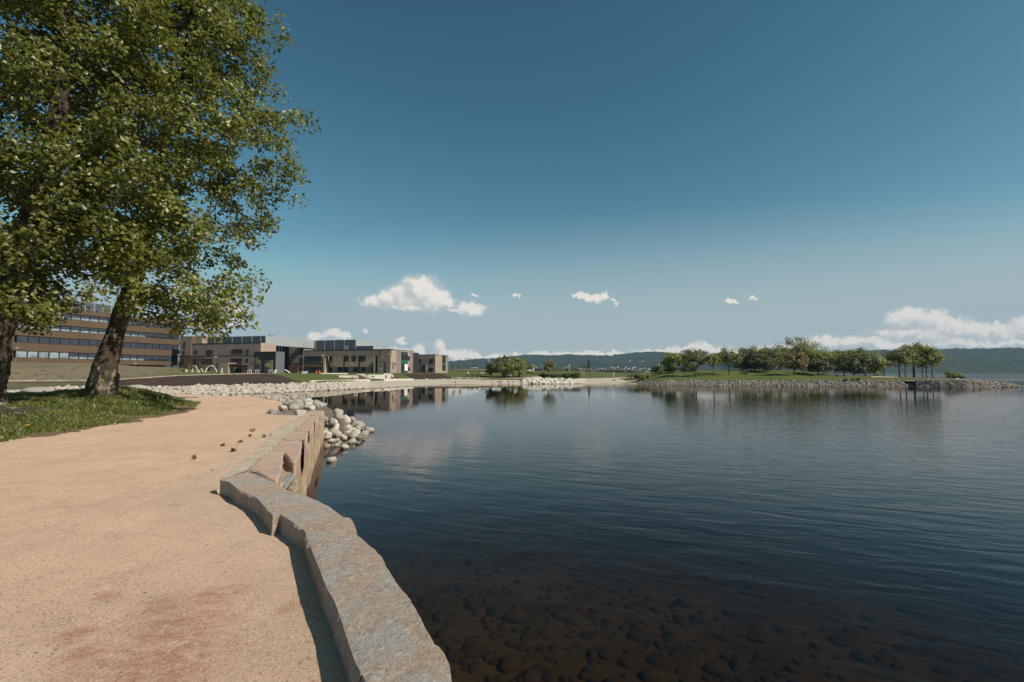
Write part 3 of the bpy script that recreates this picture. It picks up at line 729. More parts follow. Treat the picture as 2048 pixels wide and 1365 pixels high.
# cobbles on the lake floor
def cob_area(n, seed):
    r2 = random.Random(seed); res = []
    while len(res) < n:
        d = 1.9+r2.random()**1.6*15; u = r2.uniform(-.45, 1.0)
        x = u*d; y = d
        if inside(np.array([x]), np.array([y]), NEAR)[0]: continue
        dw = seg_dist(np.array([x]), np.array([y]), WALLPTS, False)[0]
        if r2.random() > math.exp(-dw/2.4)+.04: continue
        res.append((x, y, r2.uniform(.03, .10) if r2.random() > .10 else r2.uniform(.11, .20)))
    return res
cb = cob_area(5200, 3); ca_ = np.array([(a, b) for a, b, _ in cb]); cz = heights(ca_[:, 0], ca_[:, 1])
o_ = sorted(range(len(cb)), key=lambda i: ca_[i][1]/cb[i][2]); items = []
for k, i in enumerate(o_):
    x, y, s_ = cb[i]
    if k < 200: put(rng.choice(RC), 'cobble', (x, y, float(cz[i])-s_*.02), s_, 'brown rounded cobble lying under the dark water near the curved wall', 'cobble', 'cobbles under the water')
    else: items.append((rng.choice(RC), Matrix.Translation((x, y, float(cz[i])-s_*.02))@Matrix.Rotation(rng.uniform(0, 6), 4, 'Z')@Matrix.Diagonal((s_, s_*.9, s_, 1)), 0))
merge('lakebed_cobbles', items, [M['cobble']], label='small cobbles covering the lake floor', cat='cobbles', kind='stuff')

# ------------------------------------------------------------------ curved granite coping and quay wall
INN = [(440,961),(458,965),(473,978),(492,985),(512,997),(526,1012),(538,1024),(545,1033),(551,1032),(559,1028),(584,1045),(597,1053),(608,1062),(618,1091),(628,1118),(635,1135),(645,1164),(657,1189),(669,1212),(679,1237),(686,1261),(696,1292),(706,1322),(718,1346)]
OUT = [(441,958.5),(458,952),(487,948),(503,945.6),(524,953),(550,965),(571,977),(595,988),(618,994),(638,1002),(655,1010),(675,1024),(688,1033),(703,1036),(712,1057),(713,1067),(735,1085.6),(758,1108),(778,1138),(798,1169),(826,1206),(843,1234),(860,1268),(866,1284)]
def resample(pts, n):
    P = np.array([p[:] for p in pts]); L = np.r_[0, np.cumsum(np.linalg.norm(np.diff(P, axis=0), axis=1))]
    s_ = np.linspace(0, L[-1], n); return np.stack([np.interp(s_, L, P[:, k]) for k in range(P.shape[1])], 1)
def coping(name, inn, outp, ztop, zbot, label, nlen, nw=14, parentless=True, seed=1, endcut=True):
    I = resample([atz(x, y, ztop) for x, y in inn], nlen); O = resample([atz(x, y, ztop) for x, y in outp], nlen)
    prof = [(0, zbot), (0, zbot+(ztop-zbot)*.2), (0, zbot+(ztop-zbot)*.4), (0, zbot+(ztop-zbot)*.6), (0, zbot+(ztop-zbot)*.8), (0, ztop-.02)]+[(a, ztop) for a in np.linspace(.02, .98, nw)]+[(1, ztop-.02)]+[(1, z) for z in np.linspace(ztop-.12, zbot, 5)]
    k = len(prof); Vv = []
    for i in range(nlen):
        for (a, z) in prof:
            q = I[i]*(1-a)+O[i]*a; Vv.append((q[0], q[1], z))
    Vv = np.array(Vv); nse = fbm(Vv*6, 4, seed); n2 = fbm(Vv*23, 3, seed+3); n3 = fbm(Vv*2.2, 2, seed+8)
    aa = np.tile([p[0] for p in prof], nlen); top = np.tile([1. if 0 < p[0] < 1 else 0. for p in prof], nlen)
    edge = np.tile([1. if p[1] > ztop-.05 and p[0] in (0, 1) or p[0] in (.02, .98) else 0. for p in prof], nlen)
    Vv[:, 2] += top*(.010*nse+.005*n2+.008*n3)-edge*np.abs(nse)*.02
    dirx = (O-I); dirx = np.repeat(dirx/np.linalg.norm(dirx, axis=1)[:, None], k, 0)
    side = np.where(aa < .01, 1, np.where(aa > .99, -1, 0))
    Vv[:, :2] += dirx[:, :2]*(side*(.018*nse+.012*n2))[:, None]+dirx[:, :2]*((aa > .99)*(.03*n3))[:, None]
    f = []
    for i in range(nlen-1):
        for j in range(k-1): f.append((i*k+j, i*k+j+1, (i+1)*k+j+1, (i+1)*k+j))
    b0 = list(range(k)); b1 = [(nlen-1)*k+j for j in range(k)]
    f.append(tuple(reversed(b0))); f.append(tuple(b1)); f.append(tuple((i*k) for i in range(nlen))+tuple((i*k+k-1) for i in reversed(range(nlen))))
    o = mesh_obj(name, Vv, f, M['granite'], smooth=False)
    return tag(o, label, 'stone block')
ZT = 1.36
coping('coping_stone', INN, OUT, ZT, 1.02, 'long curved granite coping stone between the sandy path and the lake', 170, seed=1)
coping('coping_stone', [(721,1348),(732,1372),(745,1440),(760,1560),(780,1760),(800,2100)], [(868,1285),(880,1290),(890,1302),(902,1329),(908,1368),(925,1440),(950,1560),(990,1760),(1060,2100)], ZT+.012, 1.02, 'granite coping stone cut by the bottom edge, with a broken joint', 60, seed=5)
# masonry below the coping
wp = [Vector((x, y)) for x, y in [(.62,-4),(.55,.3),(.25,1.35),(-.22,2.25),(-.40,2.62),(-.78,3.3),(-1.05,3.9),(-1.55,4.7),(-2.1,5.35),(-2.75,5.95),(-3.0,6.35)]]
W2 = resample([(a.x, a.y, 0) for a in wp], 60); Vv = []
for i in range(60):
    for z in np.linspace(-.9, 1.03, 14): Vv.append((W2[i][0]-.05, W2[i][1], z))
    Vv.append((W2[i][0]-.5, W2[i][1]-.2, 1.03)); Vv.append((W2[i][0]-.5, W2[i][1]-.2, -.9))
Vv = np.array(Vv); nn_ = fbm(Vv*3, 4, 3); Vv[:, 0] += .05*nn_; Vv[:, 1] += .03*nn_
tag(mesh_obj('quay_wall', Vv, [(i*16+j, (i+1)*16+j, (i+1)*16+j+1, i*16+j+1) for i in range(59) for j in range(15)], M['qface'], smooth=True), 'rough stone masonry under the curved granite coping', 'wall')
# slabs and outer blocks of the straight quay
def slab(name, pts, z, thick, mat, label, group, seed, cat='stone block', rough=.02):
    """rough quarried block over a polygon traced on the plane z: subdivided top, broken edges"""
    import bmesh
    P = [atz(x/4.876+380, y/4.876+760, z) for x, y in pts]
    ce = sum(P, Vector())/len(P); P = [p+(ce-p).normalized()*.018 for p in P]
    a2 = sum(P[i].x*P[(i+1) % len(P)].y-P[(i+1) % len(P)].x*P[i].y for i in range(len(P)))
    if a2 < 0: P.reverse()
    bm = bmesh.new(); vs = [bm.verts.new(p) for p in P]; f = bm.faces.new(vs)
    r_ = bmesh.ops.extrude_face_region(bm, geom=[f]); nv = [g_ for g_ in r_['geom'] if isinstance(g_, bmesh.types.BMVert)]
    for v in nv: v.co.z -= thick
    bmesh.ops.recalc_face_normals(bm, faces=bm.faces)
    bmesh.ops.bevel(bm, geom=[e for e in bm.edges], offset=.025, segments=1, affect='EDGES')
    bmesh.ops.triangulate(bm, faces=bm.faces)
    for _ in range(3):
        bmesh.ops.subdivide_edges(bm, edges=[e for e in bm.edges if e.calc_length() > .09], cuts=1, use_grid_fill=False)
        bmesh.ops.triangulate(bm, faces=[f_ for f_ in bm.faces if len(f_.verts) > 3])
    bmesh.ops.recalc_face_normals(bm, faces=bm.faces)
    Pn = np.array([v.co[:] for v in bm.verts]); a = fbm(Pn*4, 4, seed)*rough*1.6; b = fbm(Pn*4+9, 4, seed+5)*rough*1.3
    for v, x, y in zip(bm.verts, a, b): v.co.x += x; v.co.y += y; v.co.z += x*.5+y*.3
    me = bpy.data.meshes.new(name); bm.to_mesh(me); bm.free(); me.materials.append(mat)
    o = bpy.data.objects.new(name, me); COL.objects.link(o); return tag(o, label, cat, group)
GS = 'top slabs of the straight quay wall'
SL = [([(340,950),(535,888),(750,722),(910,715),(905,870),(850,1003),(715,940),(640,890),(560,878)], 'flat pinkish slab touching the far end of the curved coping'),
      ([(765,718),(905,582),(1100,578),(1090,700),(1035,800),(990,800),(918,712)], 'second top slab of the quay from the curved coping, with a notched corner'),
      ([(915,572),(1022,500),(1155,500),(1150,560),(1118,690),(1108,578)], 'third top slab of the quay from the curved coping'),
      ([(1030,492),(1100,412),(1210,412),(1215,470),(1165,545),(1158,497)], 'fourth top slab of the quay from the curved coping'),
      ([(1108,405),(1165,350),(1262,352),(1262,395),(1218,455),(1214,410)], 'fifth top slab of the quay from the curved coping'),
      ([(1172,344),(1228,305),(1300,305),(1300,330),(1268,372),(1262,350)], 'farthest top slab at the end of the quay wall')]
for i, (pts, lab) in enumerate(SL):
    slab('quay_slab', pts, [1.2,1.17,1.215,1.175,1.20,1.17][i], .5, M['slab'], lab, GS, 11+i)
GO = 'rough outer blocks of the quay wall'
def wallx(Y): return -.827-.3327*Y
ys = [6.2, 8.1, 9.6, 12.2, 14.6, 17.2, 19.3, 21.3]
for i in range(7):
    y0, y1 = ys[i]+.02, ys[i+1]-.02; zt = [1.0,.98,1.06,1.02,1.1,1.05,1.15][i]
    n = 26; m_ = 12; wd = [.42,.52,.56,.56,.56,.56,.6][i]; Vv = []
    prof = [(0, -1.1), (0, -.6), (0, -.2), (0, .1), (0, .35), (0, .6), (0, zt-.15), (.02, zt-.04), (.08, zt), (wd*.5, zt+.01), (wd-.05, zt), (wd, zt-.05), (wd, zt-.5), (wd, -1.1)]
    for a in np.linspace(0, 1, n):
        Y = y0+(y1-y0)*a
        for (o1, z) in prof: Vv.append((wallx(Y)-o1-.03, Y-.33*o1, z))
    Vv = np.array(Vv); nz_ = fbm(Vv*2.6+i*7, 4, 60+i); n3 = fbm(Vv*9+i*7, 3, 80+i)
    Vv[:, 0] += .085*nz_+.03*n3; Vv[:, 1] += .03*nz_; Vv[:, 2] += .05*nz_*(Vv[:, 2] > .5)
    k = len(prof); f = [(p*k+j, (p+1)*k+j, (p+1)*k+j+1, p*k+j+1) for p in range(n-1) for j in range(k-1)]+[tuple(range(k)), tuple(reversed([(n-1)*k+j for j in range(k)]))]
    tag(mesh_obj('quay_block', Vv, f, M['qface'], smooth=False), ['rough tan wall block directly behind the curved coping', 'rough tan wall block second from the curved coping', 'rough tan wall block third from the curved coping', 'middle rough block of the outer quay face', 'rough outer block third from the far end of the quay', 'rough outer block second from the far end of the quay', 'rough outer block at the far end of the quay beside the white boulders'][i], 'stone block', GO)
# filling stones in the gap
r3 = random.Random(5)
for k in range(84):
    Y = 6.7+14.2*(k/84)**1.1+r3.uniform(-.1, .1); X = wallx(Y)-r3.uniform(.42, .66)
    put(r3.choice(RG[:1]+[RK[1], RK[3]]), 'gap_stone', (X, Y, .90+r3.uniform(-.06, .06)), (r3.uniform(.16, .26), r3.uniform(.18, .30), .16), 'flat filling stone in the gap between the quay slabs and the outer blocks', 'stone', 'filling stones in the quay gap')
slab('gap_stone', [(860,1005),(960,880),(1035,930),(930,1060)], 1.0, .5, M['boulder_grey'], 'lichen spotted grey stone wedged behind the curved coping', None, 31, 'stone')
slab('gap_stone', [(935,1058),(1040,920),(1062,1000),(1050,1062),(1010,1085)], 1.04, .5, M['qface'], 'tan wedge of stone leaning against the curved coping', None, 32, 'stone')
slab('gap_stone', [(925,745),(990,810),(1040,812),(1000,845),(905,880)], .98, .5, M['slab'], 'tapered pink stone between the first and second quay slabs', None, 33, 'stone')
# weathered concrete strip along the slabs
cs = [(300,968),(350,955),(470,930),(560,870),(740,720),(900,575),(1010,500),(1090,410),(1160,345),(1225,300),(1180,300),(1120,330),(1000,395),(880,455),(810,500),(770,575),(690,660),(620,720),(590,745),(500,790),(450,840),(390,900),(330,935)]
P = [atz(x/4.876+380, y/4.876+760, 1.145) for x, y in cs]
nn2 = [Vector((p.x, p.y, 1.15)) for p in P]
import bmesh
bm = bmesh.new(); vs = [bm.verts.new(p) for p in nn2]; f_ = bm.faces.new(vs); e_ = bmesh.ops.extrude_face_region(bm, geom=[f_])
for v in [g_ for g_ in e_['geom'] if isinstance(g_, bmesh.types.BMVert)]: v.co.z -= .12
bmesh.ops.recalc_face_normals(bm, faces=bm.faces); bmesh.ops.triangulate(bm, faces=bm.faces)
for _ in range(4): bmesh.ops.subdivide_edges(bm, edges=[e for e in bm.edges if e.calc_length() > .2], cuts=1); bmesh.ops.triangulate(bm, faces=[q for q in bm.faces if len(q.verts) > 3])
Pn = np.array([v.co[:] for v in bm.verts]); a = fbm(Pn*5, 4, 77); b = fbm(Pn*5+4, 4, 78)
for v, x, y in zip(bm.verts, a, b): v.co.x += x*.06; v.co.y += y*.09; v.co.z += x*.018
me = bpy.data.meshes.new('footing'); bm.to_mesh(me); bm.free(); me.materials.append(M['concrete_strip'])
o = bpy.data.objects.new('footing', me); COL.objects.link(o); tag(o, 'pale weathered concrete footing between the sand and the quay slabs', 'footing')
# ------------------------------------------------------------------ buildings
class Face:
    """a vertical facade plane: origin at the photo's corner, direction t, outward normal n"""
    def __init__(s, C, t, towards=None):
        s.C = Vector((C.x, C.y, 0)); s.t = Vector((t[0], t[1], 0)).normalized(); n = Vector((s.t.y, -s.t.x, 0))
        if n.dot(Vector((0, 0, 0))-s.C) < 0: n = -n
        s.n = n
    def sz(s, px, py):
        d = ray(px, py); o = Vector((0, 0, EYE)); t = (s.C-o).dot(s.n)/d.dot(s.n); p = o+d*t
        return (p-s.C).dot(s.t), p.z
    def rect(s, x0, y0, x1, y1):
        xm, ym = (x0+x1)/2, (y0+y1)/2
        a, b = s.sz(x0, ym)[0], s.sz(x1, ym)[0]; z1, z0 = s.sz(xm, y0)[1], s.sz(xm, y1)[1]
        return min(a, b), max(a, b), z0, z1
    def box(s, mb, r, d0, d1): mb.obox(s.C, s.t, s.n, r[0], r[1], d0, d1, r[2], r[3]); return mb
    def panel(s, name, r, d0, d1, mat, parent): return s.box(MB(), r, d0, d1).obj(name, mat, parent)
def window(F_, r, parent, glass='glass', depth=.05, bars=0, frame='trim', name='window'):
    """frame ring proud of the wall with a pane set in it"""
    s0, s1, z0, z1 = r; t_ = .09; mb = MB()
    for q in ((s0, s1, z1-t_, z1), (s0, s1, z0, z0+t_), (s0, s0+t_, z0+t_, z1-t_), (s1-t_, s1, z0+t_, z1-t_)): F_.box(mb, q, 0, depth+.07)
    for k in range(bars):
        c = s0+(s1-s0)*(k+1)/(bars+1); F_.box(mb, (c-.04, c+.04, z0+t_, z1-t_), 0, depth+.05)
    o = mb.obj(name, M[frame], parent)
    F_.panel('pane', (s0+t_, s1-t_, z0+t_, z1-t_), .01, depth+.02, M[glass], o)
    return o
X2 = lambda x: 340+x/6.827
Y2 = lambda y: 620+y/6.827
X3 = lambda x: 560+x/5.69
Y3 = lambda y: 640+y/5.69
rot = lambda f, fx, fy, L: [(fx(a), fy(b), fx(c), fy(d)) for a, b, c, d in L]

# --- long brown building on the left
Cb = aty(359.5, 740, 175); Cl = aty(21, 740, 126.5)
FB = Face(Cb, (Cl.x-Cb.x, Cl.y-Cb.y)); LB = (Vector((Cl.x, Cl.y, 0))-FB.C).length
bb = empty('office_building', (Cb.x, Cb.y, 2.4), 'long brown building with four dark ribbon window rows, half hidden by the leaning tree', 'building')
def wpar(o): o.matrix_parent_inverse = o.parent.matrix_world.inverted() if o.parent else Matrix()
bands = [(19.25, 20.6), (15.75, 17.55), (12.25, 14.05), (8.35, 10.35), (5.15, 6.5)]
rows = [(17.55, 19.25), (14.05, 15.75), (10.35, 12.25), (6.5, 8.35)]
def P_(F_, name, r, d0, d1, mat, par):
    return F_.panel(name, r, d0, d1, M[mat], par)
body = MB(); FB.box(body, (.3, LB-1.2, 5.2, 20.3), -16, -.35); FB.box(body, (3, LB-4, 1.0, 5.2), -15, -3.0)
parts_b = [body.obj('core', M['trim'], bb)]
for (a, b) in bands:
    parts_b.append(P_(FB, 'cladding_band', (0, LB, a, b), -16.2, 0, 'brown', bb))
n = 19; step = (LB-1.5)/n
for ri, (a, b) in enumerate(rows):
    for k in range(n):
        s0 = .5+k*step; r = (s0+.05, s0+step-.05, a, b); leftness = k/n
        mb = MB()
        for q in ((r[0], r[1], b-.1, b), (r[0], r[1], a, a+.1), (r[0], r[0]+.09, a+.1, b-.1), (r[1]-.09, r[1], a+.1, b-.1)): FB.box(mb, q, -.34, -.12)
        o = mb.obj('window', M['trim'], bb)
        full = (ri == 3 and k >= n-5); noblind = full; low = {0: .42 if .35 < leftness < .8 else 0, 1: .36, 2: 0 if k > 6 else .0, 3: .34}[ri]
        if ri == 2 and k in (3, 4, 5): low = .0
        zb_ = a+(b-a)*low
        if not full: P_(FB, 'blind', (r[0]+.09, r[1]-.09, max(zb_, a+.1), b-.1), -.3, -.2, 'blind', o)
        if full or low > 0: P_(FB, 'pane', (r[0]+.09, r[1]-.09, a+.1, (b-.1) if full else zb_), -.3, -.22, 'glass_sky_tint' if leftness > .25 else 'glass', o)
for k in range(9):
    s0 = 2+k*4.6; mb = MB(); FB.box(mb, (s0, s0+.35, 1.2, 5.15), -1.2, -.9); parts_b.append(mb.obj('column', M['trim'], bb))
rp = FB.rect(158, 609, 226, 623); mb = MB(); FB.box(mb, (rp[0]-4, rp[1]+6, 20.6, 23.6), -13, -5); o = mb.obj('roof_plant_room', M['metal'], bb)
for k in range(7): P_(FB, 'fin', (rp[0]-3.5+k*(rp[1]-rp[0]+8)/7, rp[0]-3.3+k*(rp[1]-rp[0]+8)/7, 20.6, 23.5), -5, -4.85, 'metal_pale_lit', o)
# end wall facing the camera
FE = Face(Cl, (-1, .18)); P_(FE, 'end_wall', (.3, 14, 5.15, 20.5), -.6, -.02, 'brown', bb)

def lamp(px, top, base, Y, label, sign=1, head='white'):
    p = aty(px, base, Y); g0 = gz(p.x, p.y); zt = aty(px, top, Y).z
    t = empty('street_lamp', (p.x, p.y, g0), label, 'street lamp', 'slender street lamps by the buildings')
    h = zt-g0
    mesh_obj('pole', *(lambda m_: (m_.v, m_.f))(MB().tube([(0, 0, -.3), (0, 0, h)], [.09, .05], 6)), M['post'], t)
    m_ = MB().box(-.1, .42*sign if sign > 0 else .1, -.12, .12, h-.04, h+.08) if sign > 0 else MB().box(-.42, .1, -.16, .16, h-.04, h+.12)
    m_.obj('lamp_head', M[head], t)
    return t

# --- three timber buildings
VDIR = Vector((.30, 1, 0)).normalized(); UDIR = Vector((-1, .30, 0)).normalized()
def timber_building(label, cpx, cpy_base, D, leftpx, sidepx, zt):
    C = aty(cpx, cpy_base, D); C.z = 0
    e = empty('timber_building', (C.x, C.y, 2.3), label, 'building')
    Ff = Face(C, UDIR); Fs = Face(C, VDIR)
    L = Ff.sz(leftpx, 720)[0]; W = Fs.sz(sidepx, 720)[0]
    return e, C, Ff, Fs, L, W
def vol(name, C, s0, s1, v0, v1, z0, z1, mat, par):
    """box along UDIR (s) and VDIR (v) from corner C"""
    mb = MB(); P = [C+UDIR*a+VDIR*b for a, b in ((s0, v0), (s1, v0), (s1, v1), (s0, v1))]
    vs = [(p.x, p.y, z0) for p in P]+[(p.x, p.y, z1) for p in P]
    mb.add(vs, [(0,3,2,1),(4,5,6,7),(0,1,5,4),(1,2,6,5),(2,3,7,6),(3,0,4,7)]); return mb.obj(name, M[mat], par)
# ---- L : left timber building
eL, C, Ff, Fs, L, W = timber_building('three storey timber building between the brown building and the black glazed link', 519.5, 746, 160, 359, 540, 12)
zt = Ff.sz(500, 686.5)[1]; z2 = Ff.sz(450, Y2(630))[1]; z1 = Ff.sz(450, Y2(738))[1]; sX = Ff.sz(X2(292), 720)[0]
P_ = lambda F_, name, r, d0, d1, mat, par: F_.panel(name, r, d0, d1, M[mat], par)
vol('core', C, .2, L-.2, .3, 6.4, 1.5, zt-.3, 'trim', eL)
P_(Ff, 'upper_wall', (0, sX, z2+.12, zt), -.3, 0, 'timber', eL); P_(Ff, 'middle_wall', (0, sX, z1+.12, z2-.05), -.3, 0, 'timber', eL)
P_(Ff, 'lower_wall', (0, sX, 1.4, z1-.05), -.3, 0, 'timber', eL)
P_(Ff, 'floor_band', (0, sX, z2-.05, z2+.12), -.3, .05, 'trim', eL); P_(Ff, 'floor_band', (0, sX, z1-.05, z1+.12), -.3, .05, 'trim', eL)
P_(Ff, 'parapet', (-.05, sX, zt, zt+.2), -.5, .08, 'trim', eL)
zc = Ff.sz(X2(200), Y2(365))[1]; P_(Ff, 'stair_tower', (sX, L, 1.4, zc), -9, .12, 'timber_red', eL); P_(Ff, 'tower_top_wall', (sX-.02, L-.05, z2+.2, zc-.2), .12, .2, 'timber', eL)
P_(Ff, 'red_wall', (sX-5.2, sX, 1.4, z2-.4), 0, .04, 'timber_red', eL)
vol('roof_block', C, sX-3.0, sX, 1.2, 6, zt, zc+.3, 'timber_pale_lit', eL)  # added pale block standing for the sunlit right side of the tower
vol('side_wall', C, -.12, 0, .0, 6.5, 1.4, zt, 'timber_pale_lit', eL)  # sunlit end, its brightness painted as paler timber
sA = Ff.sz(X2(410), 680)[0]; sB = Ff.sz(X2(1240), 680)[0]; zr = Ff.sz(500, 671)[1]
o = vol('roof_plant_room', C, sB+1.2, sA, 3.2, 15, zt, zr, 'metal', eL)
vol('sunlit_side', C, sB+1.1, sB+1.2, 3.2, 33, zt-.5, zr+.02, 'metal_pale_lit', o)  # pale sheet paints the sunlit side of the roof room
for zx in (500, 600, 740, 875, 1012, 1132):
    s_ = Ff.sz(X2(zx), 680)[0]; vol('mullion', C, s_-.08, s_+.08, 3.1, 3.2, zt, zr-.05, 'metal_pale_lit', o)
for q in rot(0, X2, Y2, [(335,555,375,600),(505,550,585,605),(845,540,995,595),(1052,535,1075,615),(320,675,365,720),(435,672,578,722),(835,665,988,718),(1042,660,1065,738),(750,765,770,785),(1035,795,1060,845),(515,780,545,842),(620,770,645,800)]):
    r = Ff.rect(*q); window(Ff, r, eL, depth=.06, bars=2 if r[1]-r[0] > 2.5 else 0)
    P_(Ff, 'window_reveal', (r[1], r[1]+.22, r[2], r[3]), 0, .07, 'timber_pale_lit', eL)
for q in rot(0, X2, Y2, [(190,560,210,615),(180,675,205,735),(200,440,220,510)]):
    r = Ff.rect(*q); window(Ff, (r[0], r[1], r[2], r[3]), eL, depth=.3)
r = Ff.rect(X2(785), Y2(727), X2(905), Y2(850)); P_(Ff, 'porch_wall', (r[0], r[1], 1.6, r[3]), 0, 3.2, 'timber_pale_lit', eL)
r = Ff.rect(X2(905), Y2(738), X2(1085), Y2(850)); P_(Ff, 'porch_roof', (r[0], r[1], r[3]-.35, r[3]), .05, 3.0, 'timber_red', eL)
window(Ff, Ff.rect(X2(905), Y2(795), X2(975), Y2(850)), eL)
# antenna mast on the roof
mm = MB(); s_ = Ff.sz(X2(1358), 680)
# ---- glazed link and black box
eK = empty('glazed_link', (C.x+6, C.y, 2.3), 'black glazed entrance link between the two larger timber buildings', 'building')
CK = aty(779.7, 746.4, 172)+VDIR*1.0; CK.z = 0; FK = Face(CK, UDIR)
rK = FK.rect(X2(1280), Y2(480), X2(1622), Y2(580)); vol('hall', CK, rK[0], rK[1], .3, 8, 1.5, rK[3], 'black', eK)
for k in range(9):
    s_ = rK[0]+(rK[1]-rK[0])*(k+.5)/9; FK.panel('mullion', (s_-.09, s_+.09, 5, rK[3]+.1), -.3, .1, M['metal'], eK)
FK.panel('cornice', (rK[0], rK[1], rK[3]+.1, rK[3]+.3), -.5, .12, M['trim'], eK)
FSn_w = lambda c_: Face(c_, VDIR).sz(X2(1560), 720)[0]
Cn = aty(X2(1435), 746, 150); Cn.z = 0; FN = Face(Cn, UDIR); rN = FN.rect(X2(1145), Y2(577), X2(1435), Y2(845))
vol('entrance_box', Cn, 0, rN[1], 0, min(FSn_w(Cn), 11), 1.5, rN[3], 'black', eK); FSn = Face(Cn, VDIR); wS = FSn.sz(X2(1560), 720)[0]
vol('side_wall', Cn, -.1, 0, 0, min(wS, 11), 1.5, rN[3], 'greyclad', eK)
vol('light_roof_edge', Cn, -.15, rN[1], -.05, min(wS, 11), rN[3], rN[3]+.15, 'greyclad', eK)
for q in rot(0, X2, Y2, [(1150,690,1235,840),(1300,690,1360,840)]): window(FN, FN.rect(*q), eK, frame='greyclad', bars=1)
FN.panel('door', FN.rect(X2(1370), Y2(690), X2(1405), Y2(842)), 0, .1, M['timber'], eK)
# ---- C : middle building
eC, C, Ff, Fs, L, W = timber_building('two storey timber building with a recessed loggia and a green panelled end', 779.7, 746.4, 172, 577.5, 826, 10)
zt = Ff.sz(770, 699.6)[1]; s5 = Ff.sz(X3(272), 700)[0]; s6 = Ff.sz(X3(500), 700)[0]; s7 = Ff.sz(X3(1080), 700)[0]; s8 = Ff.sz(X3(1112), 700)[0]
zlo = Ff.sz(X3(800), Y3(410))[1]; z2 = Ff.sz(X3(1180), Y3(480))[1]
Dp = 22
vol('core', C, .3, L-.3, 3.2, Dp, 1.4, zt-.4, 'trim', eC)
P_(Ff, 'upper_band', (0, s5, zlo, zt), -1.2, 0, 'timber', eC)
P_(Ff, 'corner_wall', (0, s8, z2+.06, zlo), -.5, 0, 'timber', eC); P_(Ff, 'corner_wall', (0, s8, 1.4, z2-.08), -.5, 0, 'timber', eC); P_(Ff, 'floor_band', (0, s8, z2-.08, z2+.06), -.4, -.03, 'trim', eC)
P_(Ff, 'shaded_opening', (s8, s7, 1.4, zlo), -3, -.9, 'black', eC); P_(Ff, 'post', (s7, s7+.5, 1.4, zlo), -1, -.05, 'timber_pale_lit', eC)  # black block paints the shade inside the opening
P_(Ff, 'loggia_wall', (s7+.5, s6, 1.4, zlo), -3.4, -2.6, 'timber_pale_lit', eC)
P_(Ff, 'loggia_end_fin', (s6-.5, s6+.1, 1.4, zlo+.02), -2.6, .1, 'timber_pale_lit', eC)
zc = Ff.sz(X3(190), Y3(241))[1]; sT = Ff.sz(X3(277), 690)[0]
zf1 = Ff.sz(X3(180), Y3(388))[1]; zf2 = Ff.sz(X3(180), Y3(496))[1]
P_(Ff, 'left_wall', (s6+.1, L, zf2+.06, zf1-.06), -1, -.02, 'timber', eC); P_(Ff, 'left_lower_wall', (s6+.1, L, 1.4, zf2-.06), -1, -.02, 'timber_red', eC)
P_(Ff, 'floor_band', (s6+.1, L, zf2-.06, zf2+.06), -.5, .03, 'trim', eC); P_(Ff, 'floor_band', (sT, L, zf1-.06, zf1+.06), -.5, .03, 'trim', eC)
P_(Ff, 'left_upper_wall', (s6+.1, sT, zf1-.06, zlo), -1, -.03, 'timber', eC)
vol('stair_tower', C, sT, L, .02, 9, zf1+.06, zc, 'timber', eC); vol('tower_side_wall', C, sT-.12, sT, .02, 4.5, zt-.5, zc+.02, 'timber_pale_lit', eC)  # sunlit side of the tower painted as paler timber
vol('tower_curved_wall', C, sT-2.6, sT-.12, 4.6, 8, zt-.5, zc-.1, 'timber_pale_lit', eC)
P_(Ff, 'parapet', (-.1, sT-.1, zt, zt+.18), -1.2, .07, 'trim', eC); P_(Ff, 'tower_parapet', (sT-.15, L+.05, zc, zc+.18), -9, .07, 'trim', eC)
Fr = Face(C+VDIR*4.6, UDIR)
sA = Fr.sz(X3(345), 690)[0]; sB = Fr.sz(X3(860), 690)[0]; zr = Fr.sz(X3(860), Y3(226))[1]
o = vol('roof_plant_room', C, sB, sA, 4.6, 15, zt-.4, zr, 'metal', eC); Wp = 18
vol('sunlit_side', C, sB-.1, sB, 4.6, 19, zt-.4, zr+.02, 'metal_pale_lit', o)  # sunlit side painted on as a pale sheet
for zx in (410, 505, 617, 730): s_ = Fr.sz(X3(zx), 690)[0]; vol('mullion', C, s_-.08, s_+.08, 4.5, 4.6, zt-.4, zr-.05, 'metal_pale_lit', o)
for zx in (783, 805): s_ = Fr.sz(X3(zx), 690)[0]; vol('roof_vent', C, s_-.08, s_+.08, 2.6, 2.8, zt-.4, zt+1.7, 'metal_pale_lit', eC)
sD = Fr.sz(X3(1058), 690)[0]; zr2 = Fr.sz(X3(1058), Y3(295))[1]
o = vol('low_plant_room', C, sD, sB-.2, 4.7, 13, zt-.4, zr2, 'metal', eC); vol('sunlit_side', C, sD-.1, sD, 4.7, 19, zt-.4, zr2-.05, 'metal_pale_lit', o)  # its sunlit side is a pale sheet too
FL = Face(C-Ff.n*2.6, UDIR)
for q in rot(0, X3, Y3, [(560,418,597,468),(738,412,782,465),(822,412,868,465),(905,412,935,463),(943,412,976,463),(553,540,595,597),(660,537,710,590),(735,537,780,592),(838,535,886,590),(930,535,972,588),(1043,532,1056,598)]):
    window(FL, FL.rect(*q), eC, depth=.05, bars=1)
for zx in (585, 750, 925):
    s_ = FL.sz(X3(zx), 700)[0]; FL.panel('column', (s_-.16, s_+.16, 1.4, zlo), .8, 1.1, M['trim'], eC)
for q in rot(0, X3, Y3, [(285,418,475,472),(285,540,475,600),(240,312,262,382),(237,422,257,490),(225,545,250,560)]):
    r = Ff.rect(*q); window(Ff, r, eC, depth=.1, bars=3 if r[1]-r[0] > 3 else 0)
